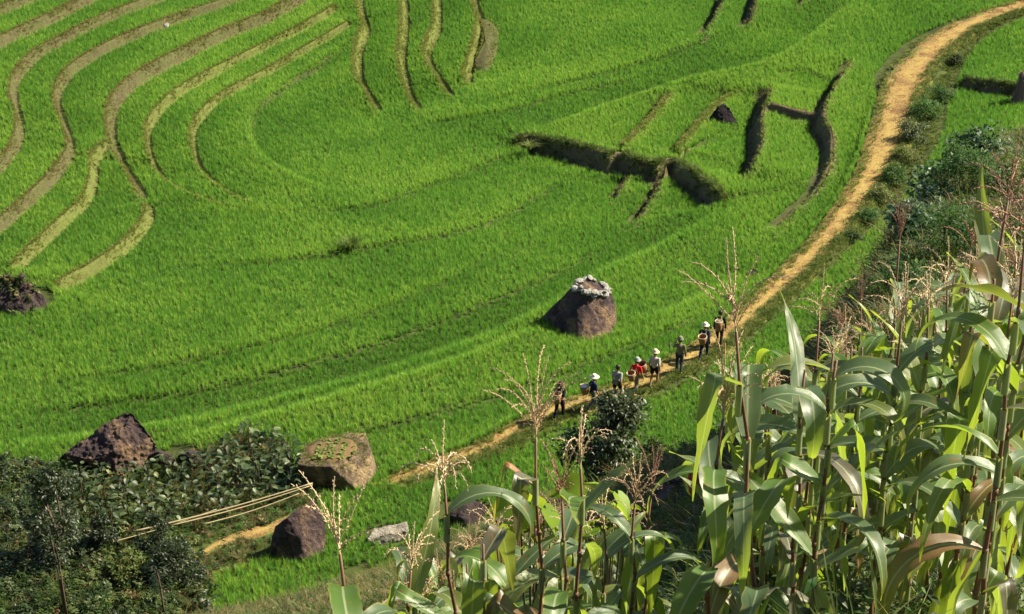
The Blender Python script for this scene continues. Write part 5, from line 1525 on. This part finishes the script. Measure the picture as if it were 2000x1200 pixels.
    tag(o, label, 'person', 'people walking in line up the footpath')
    # hair, eyes, mouth
    hb = MB()
    prof = [(.001, .155), (.05, .147), (.082, .118), (.097, .075), (.099, .03), (.094, -.02)]
    vs = []; fs = []; S = 18
    for i, (r, z) in enumerate(prof):
        for j in range(S):
            a = 2 * math.pi * j / S
            lift = .055 * max(0, math.sin(a)) * (i / 5) ** 2
            vs.append((hd.x + r * math.cos(a), hd.y - .008 + r * math.sin(a), hd.z + z + lift))
    for i in range(len(prof) - 1):
        for j in range(S): fs.append((i * S + j, (i + 1) * S + j, (i + 1) * S + (j + 1) % S, i * S + (j + 1) % S))
    hb.add(vs, fs); link('hair', hb.mesh('hair', HAIR, True), o)
    eb = MB()
    for sx in (-.033, .033): capsule(eb, (sx - .008, hd.y + .088, hd.z), .006, (sx + .008, hd.y + .088, hd.z), .006)
    capsule(eb, (-.02, hd.y + .092, hd.z - .062), .005, (.02, hd.y + .092, hd.z - .062), .005)
    link('face', eb.mesh('face', HAIR), o)
    if look.get('hat'):
        hm = HATS[look['hat']]; w = look.get('brim', .19); hb = MB()
        zc = hd.z + .065
        pr_ = [(w, zc + .005), (w * .98, zc + .02), (.125, zc + .045), (.108, zc + .075), (.098, zc + .115), (.06, zc + .145), (.002, zc + .155)]
        lathe(hb, pr_ + [], 24, 0, hd.x, hd.y - .005); lathe(hb, [(w, zc + .005), (.11, zc + .03), (.10, zc + .06)], 24, 0, hd.x, hd.y - .005)
        hat = link('hat', hb.mesh('hat', hm, True), o)
        bb = MB(); lathe(bb, [(.1255, zc + .047), (.1105, zc + .078)], 24, 0, hd.x, hd.y - .005); link('hat_band', bb.mesh('hat_band', hm, True), hat)
    return o, rz

def local(o, q_): return Vector(o.location) + Matrix.Rotation(o.rotation_euler.z, 3, 'Z') @ (Vector(q_) * o.scale[0])

def basket(o, q_, label, h=.42, r0=.13, r1=.20, tilt=.18, fill=None, straps=True, sx=0.0):
    b = empty('basket', local(o, q_), o.rotation_euler.z); b.rotation_euler = (tilt, sx, o.rotation_euler.z)
    tag(b, label, 'basket', 'woven baskets carried by the walkers')
    mb = MB(); lathe(mb, [(.001, 0), (r0, 0), (r0 * 1.15, h * .25), (r1 * .96, h * .6), (r1, h), (r1 - .015, h), (r1 * .93, h * .6), (r0 * 1.05, h * .25), (r0 * .9, .015), (.001, .015)], 22)
    link('body', mb.mesh('body', WEAVE, True), b)
    rb = MB(); ring_ = [(r1 * math.cos(a), r1 * math.sin(a), h) for a in np.linspace(0, 2 * math.pi, 25)]; tube(rb, ring_, .013, 6, False); link('rim', rb.mesh('rim', HATS['straw']), b)
    if straps:
        for sgn in (-1, 1):
            sb = MB(); tube(sb, [(sgn * .10, r1 * .75, h * .35), (sgn * .12, r1 + .12, h * .45), (sgn * .11, r1 + .10, h + .08), (sgn * .09, r1 * .9, h * .95)], .011, 5)
            link('strap', sb.mesh('strap', HATS['straw']), b)
    if fill:
        fb = MB(); lathe(fb, [(.001, h + .03), (r1 * .5, h + .02), (r1 * .9, h - .04)], 14); link('contents', fb.mesh('contents', fill, True), b)
    return b

navy = cloth((.016, .022, .055), 'navy_cloth'); black = cloth((.014, .014, .018), 'black_cloth'); grey = cloth((.30, .28, .27), 'grey_cloth'); pale = cloth((.42, .41, .37), 'pale_grey_cloth')
red = cloth((.52, .022, .03), 'red_cloth'); olive = cloth((.17, .145, .09), 'olive_cloth'); dgrey = cloth((.10, .095, .09), 'dark_grey_cloth'); slate = cloth((.035, .042, .06), 'slate_cloth'); khaki = cloth((.20, .17, .12), 'khaki_cloth')
whitec = cloth((.7, .7, .68), 'white_cloth')
a, _ = person(1092, 818, 'person in black stooping under a brown load, last in the line of walkers', dict(top=black, legs=black, lean=.12, stride=1, step=.2, turn=.5), 1)
basket(a, (0, -.26, .86), 'brown basket on the back of the walker in black at the end of the line', .46, .14, .19, .05)
mb = MB(); rs = random.Random(9)
for _ in range(150):
    d = rdir(rs, -.25, .8); c = Vector((0, .12, 1.62)) + rdir(rs) * .08
    leaf_quad(mb, c, d, (0, 0, 1), rs.uniform(.14, .26), .035, .4, 1)
o = link('brushwood_bundle', mb.mesh('brushwood_bundle', M['stalk'])); o.location = a.location; o.rotation_euler = a.rotation_euler; tag(o, 'brown twiggy bundle carried on the head of the walker in black', 'bundle')
q0 = local(a, (.22, .1, .72)); q1 = q0 + Vector((1.55, .35, .12)); mb = MB(); tube(mb, [Vector((0, 0, 0)), (q1 - q0) * .5, q1 - q0], [.016, .015, .012], 6)
o = link('carried_pole', mb.mesh('carried_pole', M['bamboo'])); o.location = q0; tag(o, 'thin pale pole held by the walker in black, pointing right', 'pole')
a, _ = person(1157, 803, 'person in navy with a wide pale hat behind the glossy shrub', dict(top=navy, legs=dgrey, hat='white', brim=.21, stride=-1, turn=-.1), 2)
basket(a, (-.12, -.30, .82), 'basket with white cloth inside, worn by the walker behind the shrub', .40, .14, .20, .1, fill=whitec)
a, _ = person(1204, 783, 'bareheaded person in a grey shirt and black shorts with a waist bag', dict(top=grey, legs=black, short=True, stride=1, turn=.45), 3)
mb = MB(); capsule(mb, (-.10, -.19, .97), .075, (.10, -.19, .97), .075, .7); bag = link('waist_bag', mb.mesh('waist_bag', khaki, True)); bag.location = a.location; bag.rotation_euler = a.rotation_euler; tag(bag, 'khaki bag tied at the waist of the bareheaded grey shirted walker', 'bag')
sb = MB(); tube(sb, [(-.14, -.12, 1.0), (-.10, -.17, 1.18), (.08, -.15, 1.32), (.14, -.02, 1.36)], .012, 5); link('strap', sb.mesh('strap', black), bag)
a, _ = person(1241, 770, 'person in a red shirt and grey hat with a basket on the back', dict(top=red, legs=khaki, hat='grey', brim=.16, stride=-1, step=.19, turn=.4), 4)
basket(a, (0, -.31, .80), 'round tan basket on the back of the walker in red', .40, .13, .19, .25)
a, _ = person(1277, 754, 'person in a pale grey shirt and black shorts with a straw hat', dict(top=pale, legs=black, short=True, hat='straw', brim=.18, stride=1, turn=.5, step=.13), 5)
basket(a, (-.36, -.20, .72), 'large reddish basket slung at the left hip of the straw hatted walker', .46, .15, .21, .32, sx=-.25)
a, _ = person(1326, 728, 'person in an olive jacket and olive hat with dark trousers', dict(top=olive, legs=slate, hat='olive', brim=.15, sleeve=True, stride=-1, step=.1, turn=.6, armL=((-.27, .10, 1.16), (-.17, .17, 1.38))), 6)
q0 = local(a, (-.12, .25, 1.36)); q1 = local(a, (-.42, -.35, 1.52)); mb = MB(); tube(mb, [Vector((0, 0, 0)), q1 - q0], .016, 6); o = link('hoe', mb.mesh('hoe', M['wood'])); o.location = q0; tag(o, 'tool carried over the left shoulder of the olive jacketed walker', 'tool')
hb = MB(); e = q1 - q0; tube(hb, [e, e + Vector((.02, -.02, -.16))], [.035, .06], 6); link('blade', hb.mesh('blade', dgrey), o)
a, _ = person(1374, 700, 'person in navy with a pale hat and basket, second in the line', dict(top=navy, legs=navy, hat='white', brim=.18, stride=1, step=.2, turn=.35, sleeve=True), 7)
basket(a, (0, -.30, .86), 'pinkish basket on the back of the second walker, in navy', .40, .14, .20, .22)
a, _ = person(1404, 674, 'bareheaded person in black with a tall tan basket, leading the line', dict(top=black, legs=black, stride=-1, turn=.4, sleeve=True), 8)
basket(a, (-.03, -.28, .84), 'tall tan basket on the back of the leading walker', .50, .14, .18, .08, fill=khaki)
